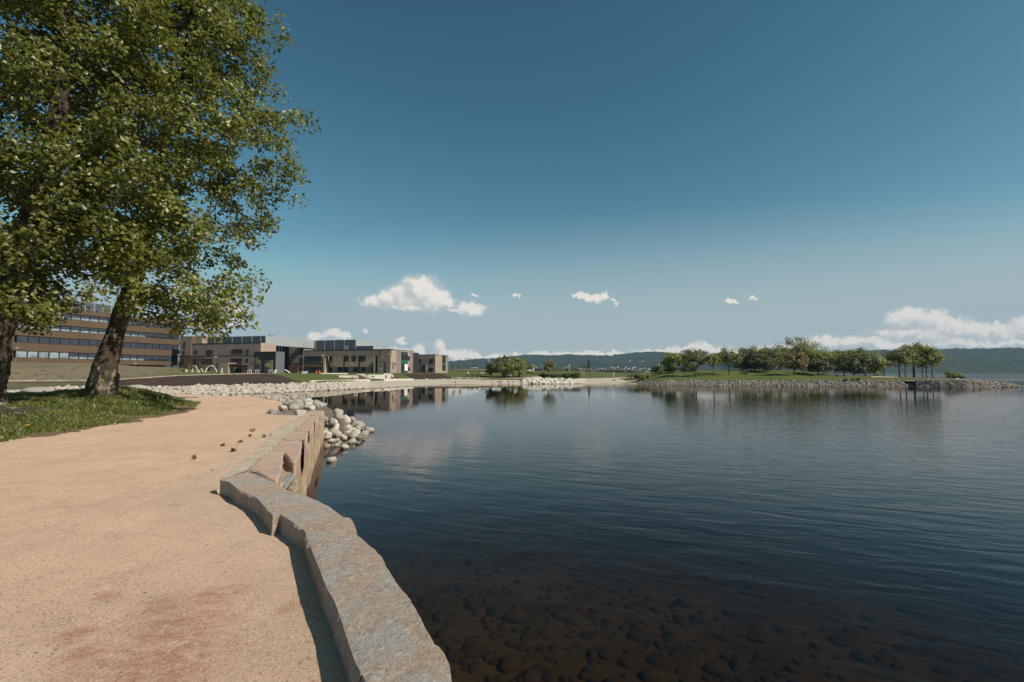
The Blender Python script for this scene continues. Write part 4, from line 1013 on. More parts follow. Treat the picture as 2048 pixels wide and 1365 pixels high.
P_(Ff, 'downpipe', (lambda s_: (s_-.1, s_+.1, 1.4, z2))(Ff.sz(X3(1205), 720)[0]), 0, .15, 'trim', eC)
P_(Ff, 'downpipe', (lambda s_: (s_-.08, s_+.08, zlo, zt-.2))(Ff.sz(X3(1140), 705)[0]), 0, .1, 'trim', eC)
P_(Fs, 'side_wall', (0, W, 1.4, zt), -.3, 0, 'timber_pale_lit', eC); P_(Fs, 'parapet', (0, W, zt, zt+.16), -.4, .06, 'trim', eC)  # sunlit end wall, brightness put into the paler timber
for a, b in ((1325, 1368), (1478, 1512)):
    r = Fs.rect(X3(a), Y3(360), X3(b), Y3(595)); P_(Fs, 'dark_side_strip', (r[0], r[1], 1.4, zt-.1), 0, .05, 'timber', eC)  # first strip paints the shade of a recess as darker timber
ro = Fs.rect(X3(1376), Y3(366), X3(1450), Y3(600)); o = window(Fs, (ro[0], ro[1], 2.2, ro[3]), eC, depth=.1, bars=3)
for ya, yb in ((460, 498), (590, 602)):
    r = Fs.rect(X3(1378), Y3(ya), X3(1448), Y3(yb)); P_(Fs, 'green_panel', r, .14, .18, 'green', eC)
r = Fs.rect(X3(1412), Y3(505), X3(1447), Y3(580)); P_(Fs, 'white_panel', r, .18, .24, 'white', eC)
for q in rot(0, X3, Y3, [(1455,415,1474,465),(1455,540,1474,580)]): window(Fs, Fs.rect(*q), eC, depth=.06)
# ---- R : right building
eR, C, Ff, Fs, L, W = timber_building('smallest timber building, farthest right of the row, with a tall green banded window', 869.7, 744.5, 205, 823.5, 896.5, 9)
zt = Ff.sz(865, 710)[1]
vol('core', C, .2, L-.2, .3, 14, 1.2, zt-.3, 'trim', eR); P_(Ff, 'front_wall', (0, L, 1.2, zt), -.3, 0, 'timber', eR); P_(Fs, 'side_wall', (0, W, 1.2, zt), -.3, 0, 'timber_pale_lit', eR)
P_(Ff, 'parapet', (0, L, zt, zt+.16), -.4, .06, 'trim', eR); P_(Fs, 'parapet', (0, W, zt, zt+.16), -.4, .06, 'trim', eR)
for q in rot(0, X3, Y3, [(1570,447,1608,492),(1705,445,1745,490),(1700,547,1742,582),(1622,510,1650,586)]): window(Ff, Ff.rect(*q), eR, depth=.06)
P_(Ff, 'shaded_opening', Ff.rect(X3(1510), Y3(500), X3(1556), Y3(588)), 0, .05, 'black', eR); P_(Ff, 'sliding_door', Ff.rect(X3(1560), Y3(504), X3(1610), Y3(588)), 0, .1, 'metal', eR)  # flat black panel stands in for the shade inside the opening
P_(Ff, 'post', Ff.rect(X3(1655), Y3(508), X3(1672), Y3(588)), 0, .2, 'timber_pale_lit', eR)
r = Fs.rect(X3(1845), Y3(408), X3(1882), Y3(580)); window(Fs, r, eR, depth=.08, bars=2); P_(Fs, 'green_panel', (r[0]+.1, r[1]-.1)+Fs.rect(X3(1845), Y3(490), X3(1882), Y3(516))[2:], .12, .16, 'green', eR)
r = Fs.rect(X3(1893), Y3(410), X3(1912), Y3(580)); P_(Fs, 'dark_side_strip', (r[0], r[1], 1.2, zt-.05), 0, .05, 'timber', eR)
# every facade panel was built in world coordinates: keep it there under its building
for e in (bb, eL, eK, eC, eR):
    inv = Matrix.Translation(e.location).inverted()
    for ch in [c for c in bpy.data.objects if c.parent == e]: ch.matrix_parent_inverse = inv
# ---- lamps
for px, tp, bs, Y, lab, sg in ((354.6, 710, 745, 120, 'street lamp left of the white hoops, in front of the brown building', 1), (428.5, 714.5, 748, 112, 'street lamp above the largest white hoop', 1), (30, 696, 745, 118, 'street lamp on the dry hill, nearest the left edge', 1), (268, 727, 745, 120, 'short street lamp on the right end of the dry hill', 1),
                       (646, 711.5, 746, 150, 'street lamp in front of the left end of the loggia', -1), (779.5, 708.5, 746, 165, 'street lamp at the corner of the loggia building', -1), (761, 737, 747.5, 160, 'lowest lamp before the loggia building', 1), (606, 682, 746, 168, 'tall lamp beside the black glazed link', -1)):
    lamp(px, tp, bs, Y, lab, sg)
# ---- roof antenna
p = aty(X2(1358), 667, 175); t = empty('antenna', (p.x, p.y, aty(538.9, 690, 175).z-2), 'thin roof antenna above the black glazed link', 'antenna')
h = aty(538.9, 666.5, 175).z-t.location.z; MB().tube([(0, 0, 0), (0, 0, h)], .07, 5).obj('mast', M['post'], t); MB().box(-.4, 1.6, -.05, .05, h-.9, h-.75).box(-.3, .3, -.05, .05, h-1.3, h-1.15).obj('crossbar', M['post'], t)

# ------------------------------------------------------------------ concrete walls, benches, steps
def lowwall(name, x0, x1, ytop, ybase, Y0, Y1, label, cat, depth=.5, group=None, xm=None):
    a = aty(x0, (ytop+ybase)/2, Y0); b = aty(x1, (ytop+ybase)/2, Y1)
    zt0 = aty(x0, ytop, Y0).z; zt1 = aty(x1, ytop if xm is None else xm, Y1).z
    d = (b-a); d.z = 0; n = Vector((d.y, -d.x, 0)).normalized()
    if n.y > 0: n = -n
    o = Vector((a.x, a.y, 0)); e = Vector((b.x, b.y, 0)); q = n*depth*.5; g0 = min(gz(a.x, a.y), gz(b.x, b.y))-.6
    vs = [o+q, e+q, e-q, o-q]; V_ = [(v.x, v.y, min(g0, zt0-.5)) for v in vs]+[(vs[0].x, vs[0].y, zt0), (vs[1].x, vs[1].y, zt1), (vs[2].x, vs[2].y, zt1), (vs[3].x, vs[3].y, zt0)]
    ob = mesh_obj(name, V_, [(0,3,2,1),(4,5,6,7),(0,1,5,4),(1,2,6,5),(2,3,7,6),(3,0,4,7)], M['concrete'])
    bv = ob.modifiers.new('bevel', 'BEVEL'); bv.width = .03
    return tag(ob, label, cat, group)
GB = 'pale terrace benches on the lawn'
lowwall('retaining_wall', 620.6, 738, 761.2, 766.2, 84, 106.5, 'long pale retaining wall at the back of the beach', 'wall', .5, None, 758.8)
lowwall('terrace_bench', 765, 825, 758.2, 760.6, 113, 124, 'pale bench wall right of the standing people, by the dark planting bed', 'bench', .9, GB, 757.8)
lowwall('terrace_bench', 638, 692, 746.6, 749, 122, 128, 'longest upper terrace bench, left end of the terraces', 'bench', 1.6, GB)
lowwall('terrace_bench', 673, 712, 751.5, 753.8, 112, 116, 'middle terrace bench stepping down towards the path', 'bench', 1.8, GB)
lowwall('terrace_bench', 644, 714, 754.9, 756.4, 106, 110, 'low long terrace bench just above the retaining wall', 'bench', 1., GB)
lowwall('terrace_bench', 765, 780, 747.2, 749.6, 140, 142, 'short high terrace bench nearest the loggia building corner', 'bench', 1.2, GB)
lowwall('terrace_bench', 734, 784, 749.6, 751.2, 130, 135, 'upper right terrace bench below the short one', 'bench', 1.6, GB)
lowwall('terrace_bench', 745, 777, 752.3, 754.6, 122, 126, 'lower right terrace bench behind the standing people', 'bench', 1.5, GB)
def ribbon(name, pts, mat, wid, kind='structure', lift=.12):
    Vv, f = [], []
    for i, (px, py) in enumerate(pts):
        g = ground_at(px, py, 70, 220); Vv += [(g.x-wid/2, g.y, gz(g.x-wid/2, g.y)+lift), (g.x+wid/2, g.y, gz(g.x+wid/2, g.y)+lift)]
        if i: k = 2*i; f.append((k-2, k-1, k+1, k))
    return tag(mesh_obj(name, Vv, f, mat), kind=kind)
ribbon('steps', [(757, 759.5), (745, 757.3), (735, 754.2), (726, 751), (718, 749.2)], M['concrete'], 3.2)
ribbon('steps', [(738, 757.9), (733, 755), (731, 752.5), (733, 750.5)], M['concrete'], 1.8)
# ------------------------------------------------------------------ small things far away
def arch(px0, px1, ptop, pbase, Y, label):
    a, b = aty(px0, pbase, Y), aty(px1, pbase, Y); r = (b.x-a.x)/2; h = aty(px0, ptop, Y).z-gz(a.x, Y)
    t = [(-r*math.cos(k*math.pi/16), .35*math.sin(k*math.pi/8), h*math.sin(k*math.pi/16)) for k in range(17)]
    o = MB().tube(t, .085, 8).obj('hoop', M['white'], None, True); o.location = ((a.x+b.x)/2, Y, gz(a.x, Y)-.05); o.rotation_euler[2] = R(20)
    return tag(o, label, 'play hoop', 'white play hoops by the brown building')
arch(384.5, 395, 732, 746.5, 118, 'leftmost white hoop on the lawn'); arch(398, 405.5, 737.5, 746.5, 122, 'smallest white hoop, between the two larger ones'); arch(412, 432, 731.3, 747.5, 116, 'largest white hoop standing on the lawn')
def thing_mb(name, px, py, Y, mb_parts, label, cat, group=None, rz=0):
    p = aty(px, py, Y); g = gz(p.x, Y)
    t = empty(name, (p.x, Y, g), label, cat, group, rz)
    for nm, m_, mt in mb_parts: m_.obj(nm, M[mt], t)
    return t
def sph(r, x, y, z, sx=1, sy=1, sz=1, k=8):
    m_ = MB(); P = []
    return MB().tube([(x, y, z-r*sz*math.cos(math.pi*i/k)) for i in range(k+1)], [max(.001, r*sx*math.sin(math.pi*i/k)) for i in range(k+1)], k)
# slanted white lounger and white crate near the black link
thing_mb('deck_chair', 575.5, 746.4, 128, [('seat', MB().add([(-.7,-.3,1.05),(-.7,.3,1.05),(.55,.3,.25),(.55,-.3,.25),(-.7,-.3,1.12),(-.7,.3,1.12),(.6,.3,.32),(.6,-.3,.32)], [(0,1,2,3),(4,7,6,5),(0,3,7,4),(1,5,6,2),(0,4,5,1),(3,2,6,7)]), 'white'), ('leg', MB().tube([(-.55, 0, .95), (-.75, 0, 0)], .05, 5), 'white'), ('leg', MB().tube([(.4, 0, .35), (.5, 0, 0)], .05, 5), 'white'), ('side_table', MB().box(-1.5, -.8, -.3, .3, .35, .42), 'wood')], 'white deck chair with a sloping back beside the black link building', 'deck chair')
thing_mb('storage_box', 609.3, 744, 135, [('body', MB().box(-.6, .6, -.35, .35, .05, .62), 'white'), ('lid', MB().box(-.62, .62, -.37, .37, .62, .70), 'white'), ('handle', MB().box(-.15, .15, -.42, -.37, .45, .52), 'post')], 'low white box on the grass between the people and the building', 'box')
thing_mb('lounge_table', 622, 745.5, 132, [('top', MB().box(-.55, .55, -.3, .3, .42, .48), 'greyclad'), ('leg', MB().box(-.5, -.42, -.25, .25, 0, .42), 'post'), ('leg', MB().box(.42, .5, -.25, .25, 0, .42), 'post')], 'small grey table right of the white box', 'table')
# tree guards / bike stands
for px, lab in ((499, 'bicycle stand left of the young trees'), (514.5, 'wooden tree guard round the young olive tree'), (541.5, 'pale metal stand right of the bright young tree')):
    m_ = MB()
    for k in (-.5, 0, .5): m_.tube([(k, 0, 0), (k, 0, 1.0)], .04, 5)
    thing_mb('railing', px, 744.5, 136, [('posts', m_, 'white'), ('rail', MB().box(-.6, .6, -.03, .03, .92, 1.0), 'white')], lab, 'railing')
# dark benches, picnic tables, bin, sign, boxes around the willow
for px, lab in ((940, 'dark picnic table left of the two in front of the willow shade'), (949, 'dark picnic table second from the left before the willow')):
    thing_mb('picnic_table', px, 756.3, 143, [('top', MB().box(-.9, .9, -.35, .35, .7, .76), 'black'), ('bench', MB().box(-.9, .9, -.8, -.55, .42, .47), 'black'), ('bench', MB().box(-.9, .9, .55, .8, .42, .47), 'black'), ('leg', MB().box(-.7, -.6, -.7, .7, 0, .7), 'black'), ('leg', MB().box(.6, .7, -.7, .7, 0, .7), 'black')], lab, 'picnic table', 'dark picnic tables by the willow')
thing_mb('shelter_frame', 964, 756, 145, [('beam', MB().box(-1.4, 1.4, -.1, .1, .95, 1.1), 'black'), ('post', MB().box(-1.35, -1.2, -.08, .08, 0, .95), 'black'), ('post', MB().box(1.2, 1.35, -.08, .08, 0, .95), 'black'), ('post', MB().box(-.1, .05, -.08, .08, 0, .95), 'black')], 'dark low frame in the shadow left of the willow', 'frame')
thing_mb('litter_bin', 936.3, 750.5, 165, [('body', MB().tube([(0, 0, 0), (0, 0, .45)], [.2, .22], 8), 'white'), ('lid', MB().tube([(0, 0, .45), (0, 0, .55)], [.24, .1], 8), 'white')], 'small white bin on the lawn left of the willow', 'bin')
thing_mb('cushion', 964.5, 747.6, 175, [('body', MB().box(-.35, .35, -.2, .2, 0, .3), 'white'), ('back', MB().box(-.35, -.2, -.2, .2, .3, .5), 'white')], 'white seat on the lawn just left of the willow', 'seat')
thing_mb('notice_board', 1021.5, 757, 138, [('post', MB().tube([(0, 0, 0), (0, 0, .75)], .04, 5), 'post'), ('panel', MB().box(-.12, .12, -.03, .03, .62, 1.05), 'white')], 'small white notice board in front of the willow trunk', 'sign')
thing_mb('lifebuoy_post', 1228.5, 758, 132, [('pole', MB().tube([(0, 0, 0), (-.15, 0, 1.85)], [.05, .04], 6), 'white'), ('head', MB().box(-.32, .02, -.08, .08, 1.75, 2.0), 'white'), ('base', MB().tube([(0, 0, 0), (0, 0, .28)], [.42, .3], 9), 'greyclad')], 'leaning white post on a dark base at the back of the small beach', 'post')
for k, (px, py, lab) in enumerate(((911.5, 756.6, 'tan boulder on the lawn edge, left of the pair'), (917, 756.8, 'tan boulder on the lawn edge, right of the pair'), (1048, 755, 'tan boulder right of the willow'), (1053.5, 757, 'small pale boulder on the path right of the willow'))):
    g = ground_at(px, py, 120, 200); put(RK[k], 'boulder', (g.x, g.y, g.z+.1), (.55, .35, .3), lab, 'boulder', rx=(0, 0, k))
for k, (px, py, s_, lab) in enumerate(((73, 785.5, 2.1, 'large pinkish boulder on the far sand at the left'), (103, 787, 1.1, 'pinkish boulder touching the larger one on the far sand'), (272, 778, 1.3, 'low pinkish boulder right of the leaning trunk'), (250, 779, .9, 'small stone on the far bank right of the leaning trunk'))):
    g = ground_at(px, py, 50, 90); put(RB[k], 'boulder', (g.x, g.y, g.z+.05), (s_, s_*.6, s_*.42), lab, 'boulder', rx=(0, 0, .3*k))
# thin masts and buildings behind the middle lawn
for px, tp, Y, mt, lab in ((921, 717, 420, 'post', 'tall dark mast behind the low canopy, left of the pair'), (939.3, 721, 420, 'post', 'dark mast behind the low canopy, right of the pair'), (978.5, 719, 380, 'white', 'white flagpole at the left edge of the willow'), (1138.6, 729, 300, 'white', 'thin pale pole left of the dark rubble'), (1180.6, 732, 240, 'wood', 'wooden pole beside the small spruce')):
    p = aty(px, 742, Y); zt = aty(px, tp, Y).z; g = gz(p.x, Y)
    t = empty('mast', (p.x, Y, g), lab, 'mast'); MB().tube([(0, 0, -1), (0, 0, zt-g)], [.22, .12], 6).obj('pole', M[mt], t); MB().box(-.6, .6, -.1, .1, zt-g-.8, zt-g-.55).obj('crossarm', M[mt], t)
def lowbuild(name, x0, x1, ytop, Y, zb_, mat, roof, label, dep=8, wins=3):
    a, b = aty(x0, ytop, Y), aty(x1, ytop, Y); w_ = b.x-a.x; h = a.z-zb_
    t = empty(name, ((a.x+b.x)/2, Y, zb_), label, 'building')
    MB().box(-w_/2, w_/2, 0, dep, -2, h-.3).obj('wall', M[mat], t); MB().box(-w_/2-.4, w_/2+.4, -.5, dep+.4, h-.3, h).obj('roof', M[roof], t)
    for k in range(wins):
        c = -w_/2+w_*(k+.5)/wins; f_ = MB().box(c-w_/wins*.22, c+w_/wins*.22, -.06, 0, h*.3, h*.7).obj('window', M['glass'], t)
    return t
lowbuild('white_house', 1051, 1068, 733.6, 330, 3.2, 'white', 'white', 'flat roofed white house right of the willow', 8, 2)
lowbuild('canopy_building', 914, 976, 739.3, 400, 3.2, 'trim', 'concrete', 'long low building with a pale flat roof left of the willow', 12, 8)
lowbuild('canopy_building', 944, 953, 735.8, 402, 3.2, 'greyclad', 'white', 'raised white roof cabin on the long low building', 8, 2)
lowbuild('grey_house', 1068, 1082, 738, 420, 3, 'blind', 'greyclad', 'bluish low building between the white house and the olive tree', 10, 4)
lowbuild('beige_building', 1290, 1304.5, 739.8, 480, 3, 'concrete', 'greyclad', 'flat beige building above the right hedge', 10, 3)
lowbuild('pink_building', 1105, 1116, 746.3, 330, 1.0, 'strip', 'roofgrey', 'low pinkish building behind the olive tree', 10, 3)
# ------------------------------------------------------------------ trees
def leaf_arrays(Cc, N, size, rg, fold=.25, asp=.8):
    """kite leaves folded on the midrib: centres Cc, normals N"""
    n = len(Cc); N = N/np.linalg.norm(N, axis=1)[:, None]
    a = rg.normal(size=(n, 3)); a -= (a*N).sum(1)[:, None]*N; a /= np.linalg.norm(a, axis=1)[:, None]; b = np.cross(N, a)
    s = size*rg.uniform(.6, 1.25, n)[:, None]
    base = Cc-a*s*.5; tip = Cc+a*s*.5; l = Cc-a*s*.08+b*s*asp*.5-N*s*fold; r = Cc-a*s*.08-b*s*asp*.5-N*s*fold
    V_ = np.stack([base, l, tip, r], 1).reshape(-1, 3); i = np.arange(n)*4
    T = np.stack([np.stack([i, i+1, i+2], 1), np.stack([i, i+2, i+3], 1)], 1).reshape(-1, 3)
    return V_, T
def grow(axis, attr, rg, base_pen=.75):
    """axis: list of (Vector, radius) up the trunk. attr: (n,3) twig ends. returns nodes, parents"""
    nodes = [np.array(a[:]) for a, _ in axis]; par = [-1]+list(range(len(axis)-1)); lev = [0.]*len(axis)
    A = np.array(nodes); AX = A.copy()
    d0 = np.array([np.min(np.linalg.norm(AX-p, axis=1)) for p in attr]); order = np.argsort(d0)
    tips = []
    nodes_arr = list(A); cost = [0.]*len(A)
    for k in order:
        p = attr[k]; NA = np.array(nodes_arr); dv = p-NA; dist = np.linalg.norm(dv, axis=1)
        up = np.maximum(0, NA[:, 2]-p[2]+.15*dist)          # prefer joints lower than the twig end
        c = dist+base_pen*np.array(cost)*.45+1.3*up
        j = int(np.argmin(c)); m = max(1, int(dist[j]/.55)); prev = j
        for q in range(1, m+1):
            t = q/m; pt = NA[j]*(1-t)+p*t; pt[2] -= .18*dist[j]*math.sin(math.pi*t)*.6; pt = pt+rg.normal(size=3)*.035*dist[j]*(q < m)
            nodes_arr.append(pt); par.append(prev); cost.append(cost[j]+dist[j]*t); prev = len(nodes_arr)-1
        tips.append(prev)
    return np.array(nodes_arr), par, tips
def limbs_mesh(nodes, par, naxis, axis_r, tip_r=.010, p=2.3, kmin=4, rmax=.2):
    n = len(nodes); acc = np.zeros(n); ch = [[] for _ in range(n)]
    for i in range(n):
        if par[i] >= 0: ch[par[i]].append(i)
    for i in range(n-1, naxis-1, -1):
        if acc[i] == 0: acc[i] = tip_r**p
        if par[i] >= naxis: acc[par[i]] += acc[i]
    r = np.minimum(acc**(1/p), rmax); mb = MB(); done = set()
    for i in range(naxis, n):
        if i in done: continue
        if par[i] < naxis or ch[par[i]][0] != i:
            st = par[i]; chain = [i]; j = i
            while ch[j]: j = ch[j][0]; chain.append(j)
            done.update(chain); r0 = r[i]*1.15 if st >= naxis else min(r[i]*1.5, axis_r[st]*.7)
            mb.tube([nodes[st]]+[nodes[q] for q in chain], [r0]+[r[q] for q in chain], 7 if r[i] > .05 else kmin, False)
    return mb
def clusters(tips_p, centre, rg, n_each, spread, size, flat=.55, upw=.55, outw=.6, fold=.25, drop=.0):
    Cs, Ns, rn = [], [], []
    for p in tips_p:
        m = max(3, int(n_each*rg.uniform(.55, 1.4))); sp = spread*rg.uniform(.7, 1.25)
        o = rg.normal(size=(m, 3)); o /= np.linalg.norm(o, axis=1)[:, None]; o *= (rg.random(m)**.45)[:, None]*sp; o[:, 2] *= flat
        q = p+o; q[:, 2] -= drop*np.linalg.norm(o[:, :2], axis=1)
        out_ = q-centre(q); out_ /= np.linalg.norm(out_, axis=1)[:, None]+1e-6
        N = rg.normal(size=(m, 3))*.55+out_*outw+np.array([0, 0, upw])
        Cs.append(q); Ns.append(N); rn.append(np.clip(rg.normal(rg.uniform(.3, .7), .18, m), 0, 1))
    Cs = np.vstack(Cs); Ns = np.vstack(Ns); rn = np.concatenate(rn)
    V_, T = leaf_arrays(Cs, Ns, size, rg, fold)
    return V_, T, np.repeat(rn, 4)

def big_tree(axpx, D, trunk_r, Rz, label, seed, nattr, zlo, zhi, per, yshift=0, leaf=.17, shell=.75, low=None):
    rg = np.random.default_rng(seed)
    ax = [aty(px, py, D) for px, py in axpx]; zs = np.array([a.z for a in ax]); xs = np.array([a.x for a in ax])
    base = ax[0].copy(); root = empty('big_tree', tuple(base), label, 'tree', 'two big leaning trees on the grassy mound')
    axz = np.concatenate([np.linspace(zs[0], zhi-.5, 26)])
    # bowed a little in depth as well
    wob = lambda z: D+yshift*(z-zs[0])/18+.25*np.sin(z*.6+seed)
    ext = lambda z: np.interp(z, zs, xs)+np.maximum(0, z-zs[-1])*(xs[-1]-xs[-3])/(zs[-1]-zs[-3])*.5
    axis = [(Vector((float(ext(z)), float(wob(z)), float(z))), 0) for z in axz]
    rr = [float(np.interp(z, [zs[0]-1, zs[0]+.3, zs[0]+1., zs[0]+2.1, zs[0]+3.4, zs[0]+7, zs[0]+11, zhi], [trunk_r*1.1, trunk_r*.98, trunk_r*.87, trunk_r*.68, trunk_r*.59, trunk_r*.45, trunk_r*.29, .03])) for z in axz]
    # trunk mesh with bark relief, flare and burrs
    K = 40; zz = np.concatenate([np.linspace(zs[0]-.7, zs[0]+4.5, 56), np.linspace(zs[0]+4.65, zhi-.5, 60)]); Vv = []
    for z in zz:
        r = np.interp(z, axz, rr) if z > zs[0] else trunk_r*1.25+(zs[0]-z)*.5
        for j in range(K):
            a = 2*math.pi*j/K; fl = max(0, 1-(z-zs[0]+.2)/1.1)
            rad_ = r*(1+.07*math.sin(3*a+z*1.1+seed)+.05*math.sin(5*a-z*.7))+fl*r*.30*max(0, math.sin(4*a+seed))**2
            Vv.append((ext(z)+rad_*math.cos(a), wob(z)+rad_*math.sin(a), z))
    Vv = np.array(Vv); nz_ = fbm(Vv*np.array([3.2, 3.2, 1.6]), 4, seed); n2 = fbm(Vv*9, 3, seed+1)
    cen = np.repeat(np.stack([ext(zz), wob(zz)], 1), K, 0); dirs = Vv[:, :2]-cen; L_ = np.linalg.norm(dirs, axis=1)[:, None]
    lowf = np.clip(1.4-(Vv[:, 2]-zs[0])/5, .25, 1); Vv[:, :2] += dirs/L_*(np.minimum(L_[:, 0], .6)*(.22*nz_+.07*n2)*lowf)[:, None]
    f = [(i*K+j, i*K+(j+1) % K, (i+1)*K+(j+1) % K, (i+1)*K+j) for i in range(len(zz)-1) for j in range(K)]
    tr = mesh_obj('trunk', Vv-np.array(base), f, M['barkP'], root, True)
    # twig ends
    att = []
    while len(att) < nattr:
        z = rg.uniform(zlo, zhi); Rm = float(np.interp(z, Rz[0], Rz[1])); u = rg.random()**.5*(1-.28*rg.random()) if rg.random() < shell else rg.random()**.5
        a = rg.uniform(0, 2*math.pi); lob = 1+.16*math.sin(3*a+z*.9+seed)+.13*math.sin(5*a-z*1.7)
        q = (float(ext(z))+Rm*u*lob*math.cos(a), float(wob(z))+Rm*u*lob*math.sin(a), z-.10*Rm*u)
        if q[2] < zlo-.4: continue
        fx_, fy_ = project(q[0], q[1], q[2])
        if q[1] > 10 and fy_ > np.interp(fx_, low[0], low[1]): continue
        att.append(q)
    att = np.array(att)
    nd, par, tips = grow(axis, att, rg)
    lm = limbs_mesh(nd-np.array(base), par, len(axis), rr, .012, 2.25, 4, trunk_r*.42)
    lm.obj('limbs', M['barkP'], root, True)
    tp = list(nd[tips])
    # leaves also along the outer shoots
    for i, p in enumerate(nd):
        if i >= len(axis) and rg.random() < .30: tp.append(p)
    cfun = lambda q: np.stack([ext(q[:, 2]), wob(q[:, 2]), q[:, 2]-1.5], 1)
    V_, T, rn = clusters(tp, cfun, rg, per, .62, leaf, .85, .32, .7, .22, .38)
    print('leaves', len(T)//2)
    np_obj('crown', V_-np.array(base), T, M['leafA'], root, attrs={'rnd': rn})
    return root
D1 = 21.0
big_tree([(208, 806), (211, 760), (229, 700), (243, 640), (253, 600), (268, 540), (287, 470), (309, 400), (326, 340), (345, 250), (362, 150), (375, 20), (380, -120)], D1, .56,
         ([4.2, 5.0, 5.8, 7.2, 8.5, 10.3, 13.1, 15.2, 16.7, 18.4, 21, 23], [3.3, 4.3, 5.3, 4.9, 4.9, 5.7, 5.8, 4.7, 4.5, 3.9, 2.6, .8]),
         'big leafy tree with a leaning mossy patchy trunk on the tip of the grassy mound', 3, 640, 4.9, 22.5, 58, 0, .185, low=((140, 232, 245, 265, 330, 400, 480, 520, 560, 640), (545, 552, 575, 618, 648, 668, 662, 612, 575, 550)))
big_tree([(-60, 806), (-28, 720), (5, 655), (29, 560), (54, 480), (77, 370), (97, 270), (118, 170), (137, 75), (150, -60), (156, -200)], 16.2, .72,
         ([4.0, 4.8, 5.6, 7, 9, 12, 14, 16, 18, 19.5], [2.4, 3.0, 3.5, 3.9, 4.3, 4.4, 4.2, 3.6, 2.4, .8]),
         'big leafy tree at the left edge with a dark leaning trunk and bare roots', 8, 540, 4.5, 19, 62, 0, .165, low=((-200, 0, 50, 140, 175, 200, 250), (605, 612, 636, 630, 605, 572, 530)))

def park_tree(px, pbase, top, wpx, cb, Y, mat, label, seed, group=None, name='tree', leaf=.34, na=26, per=34, tr=.11, depthf=.85, lean=0, cone=0, spread=None, bush=False, stems=1, dens=1.):
    rg = np.random.default_rng(seed); g = aty(px, pbase, Y); g.z = gz(g.x, Y); s = Y/1000.
    zt = aty(px, top, Y).z-g.z; zc = aty(px, cb, Y).z-g.z; Rr = wpx/2*s
    zc = max(zc, .15 if bush else .5); zm = (zt+zc)/2; hz_ = (zt-zc)/2
    root = empty(name, (g.x, Y, g.z), label, 'bush' if bush else 'tree', group)
    att = []
    sp = spread or max(.32, min(Rr, hz_)*.36)
    while len(att) < na:
        q = rg.normal(size=3); q /= np.linalg.norm(q); q *= rg.random()**.38*(1+.30*math.sin(3*q[0]+5*q[2]+seed)+.18*math.sin(7*q[0]-4*q[1]+seed*2))
        k = 1-.75*(q[2]*.5+.5) if cone else 1
        att.append((q[0]*(Rr-sp*.7)*k+lean*(q[2]+1)*.5, q[1]*(Rr-sp*.7)*depthf*k, zm+q[2]*(hz_-sp*.45)))
    att = np.array(att)
    hx = [(Vector((lean*t*.4, 0, -.3+(zm*.9+.3)*t)), 0) for t in np.linspace(0, 1, 7)]
    nd, par, tips = grow(hx, att, rg)
    rr = list(np.linspace(tr, tr*.5, 7))
    mb = limbs_mesh(nd, par, 7, rr, .02, 2.2, 4, tr*.6)
    mb.tube([a for a, _ in hx], [tr*1.35]+rr[1:], 8)
    if stems > 1:
        for k in range(stems-1): mb.tube([(0, 0, -.2), (rg.uniform(-.5, .5), rg.uniform(-.4, .4), zm*.5), (rg.uniform(-1, 1)*Rr*.4, 0, zm)], [tr, tr*.7, tr*.3], 6)
    mb.obj('trunk', M['bark'], root, True)
    V_, T, rn = clusters(list(nd[tips]), lambda q: np.stack([q[:, 0]*0, q[:, 1]*0, q[:, 2]*0+zm-.4*hz_], 1), rg, int(per*dens), sp, leaf, .75, .5, .7, .2)
    np_obj('crown', V_, T, M[mat], root, attrs={'rnd': rn})
    return root
GI = 'trees of the island'
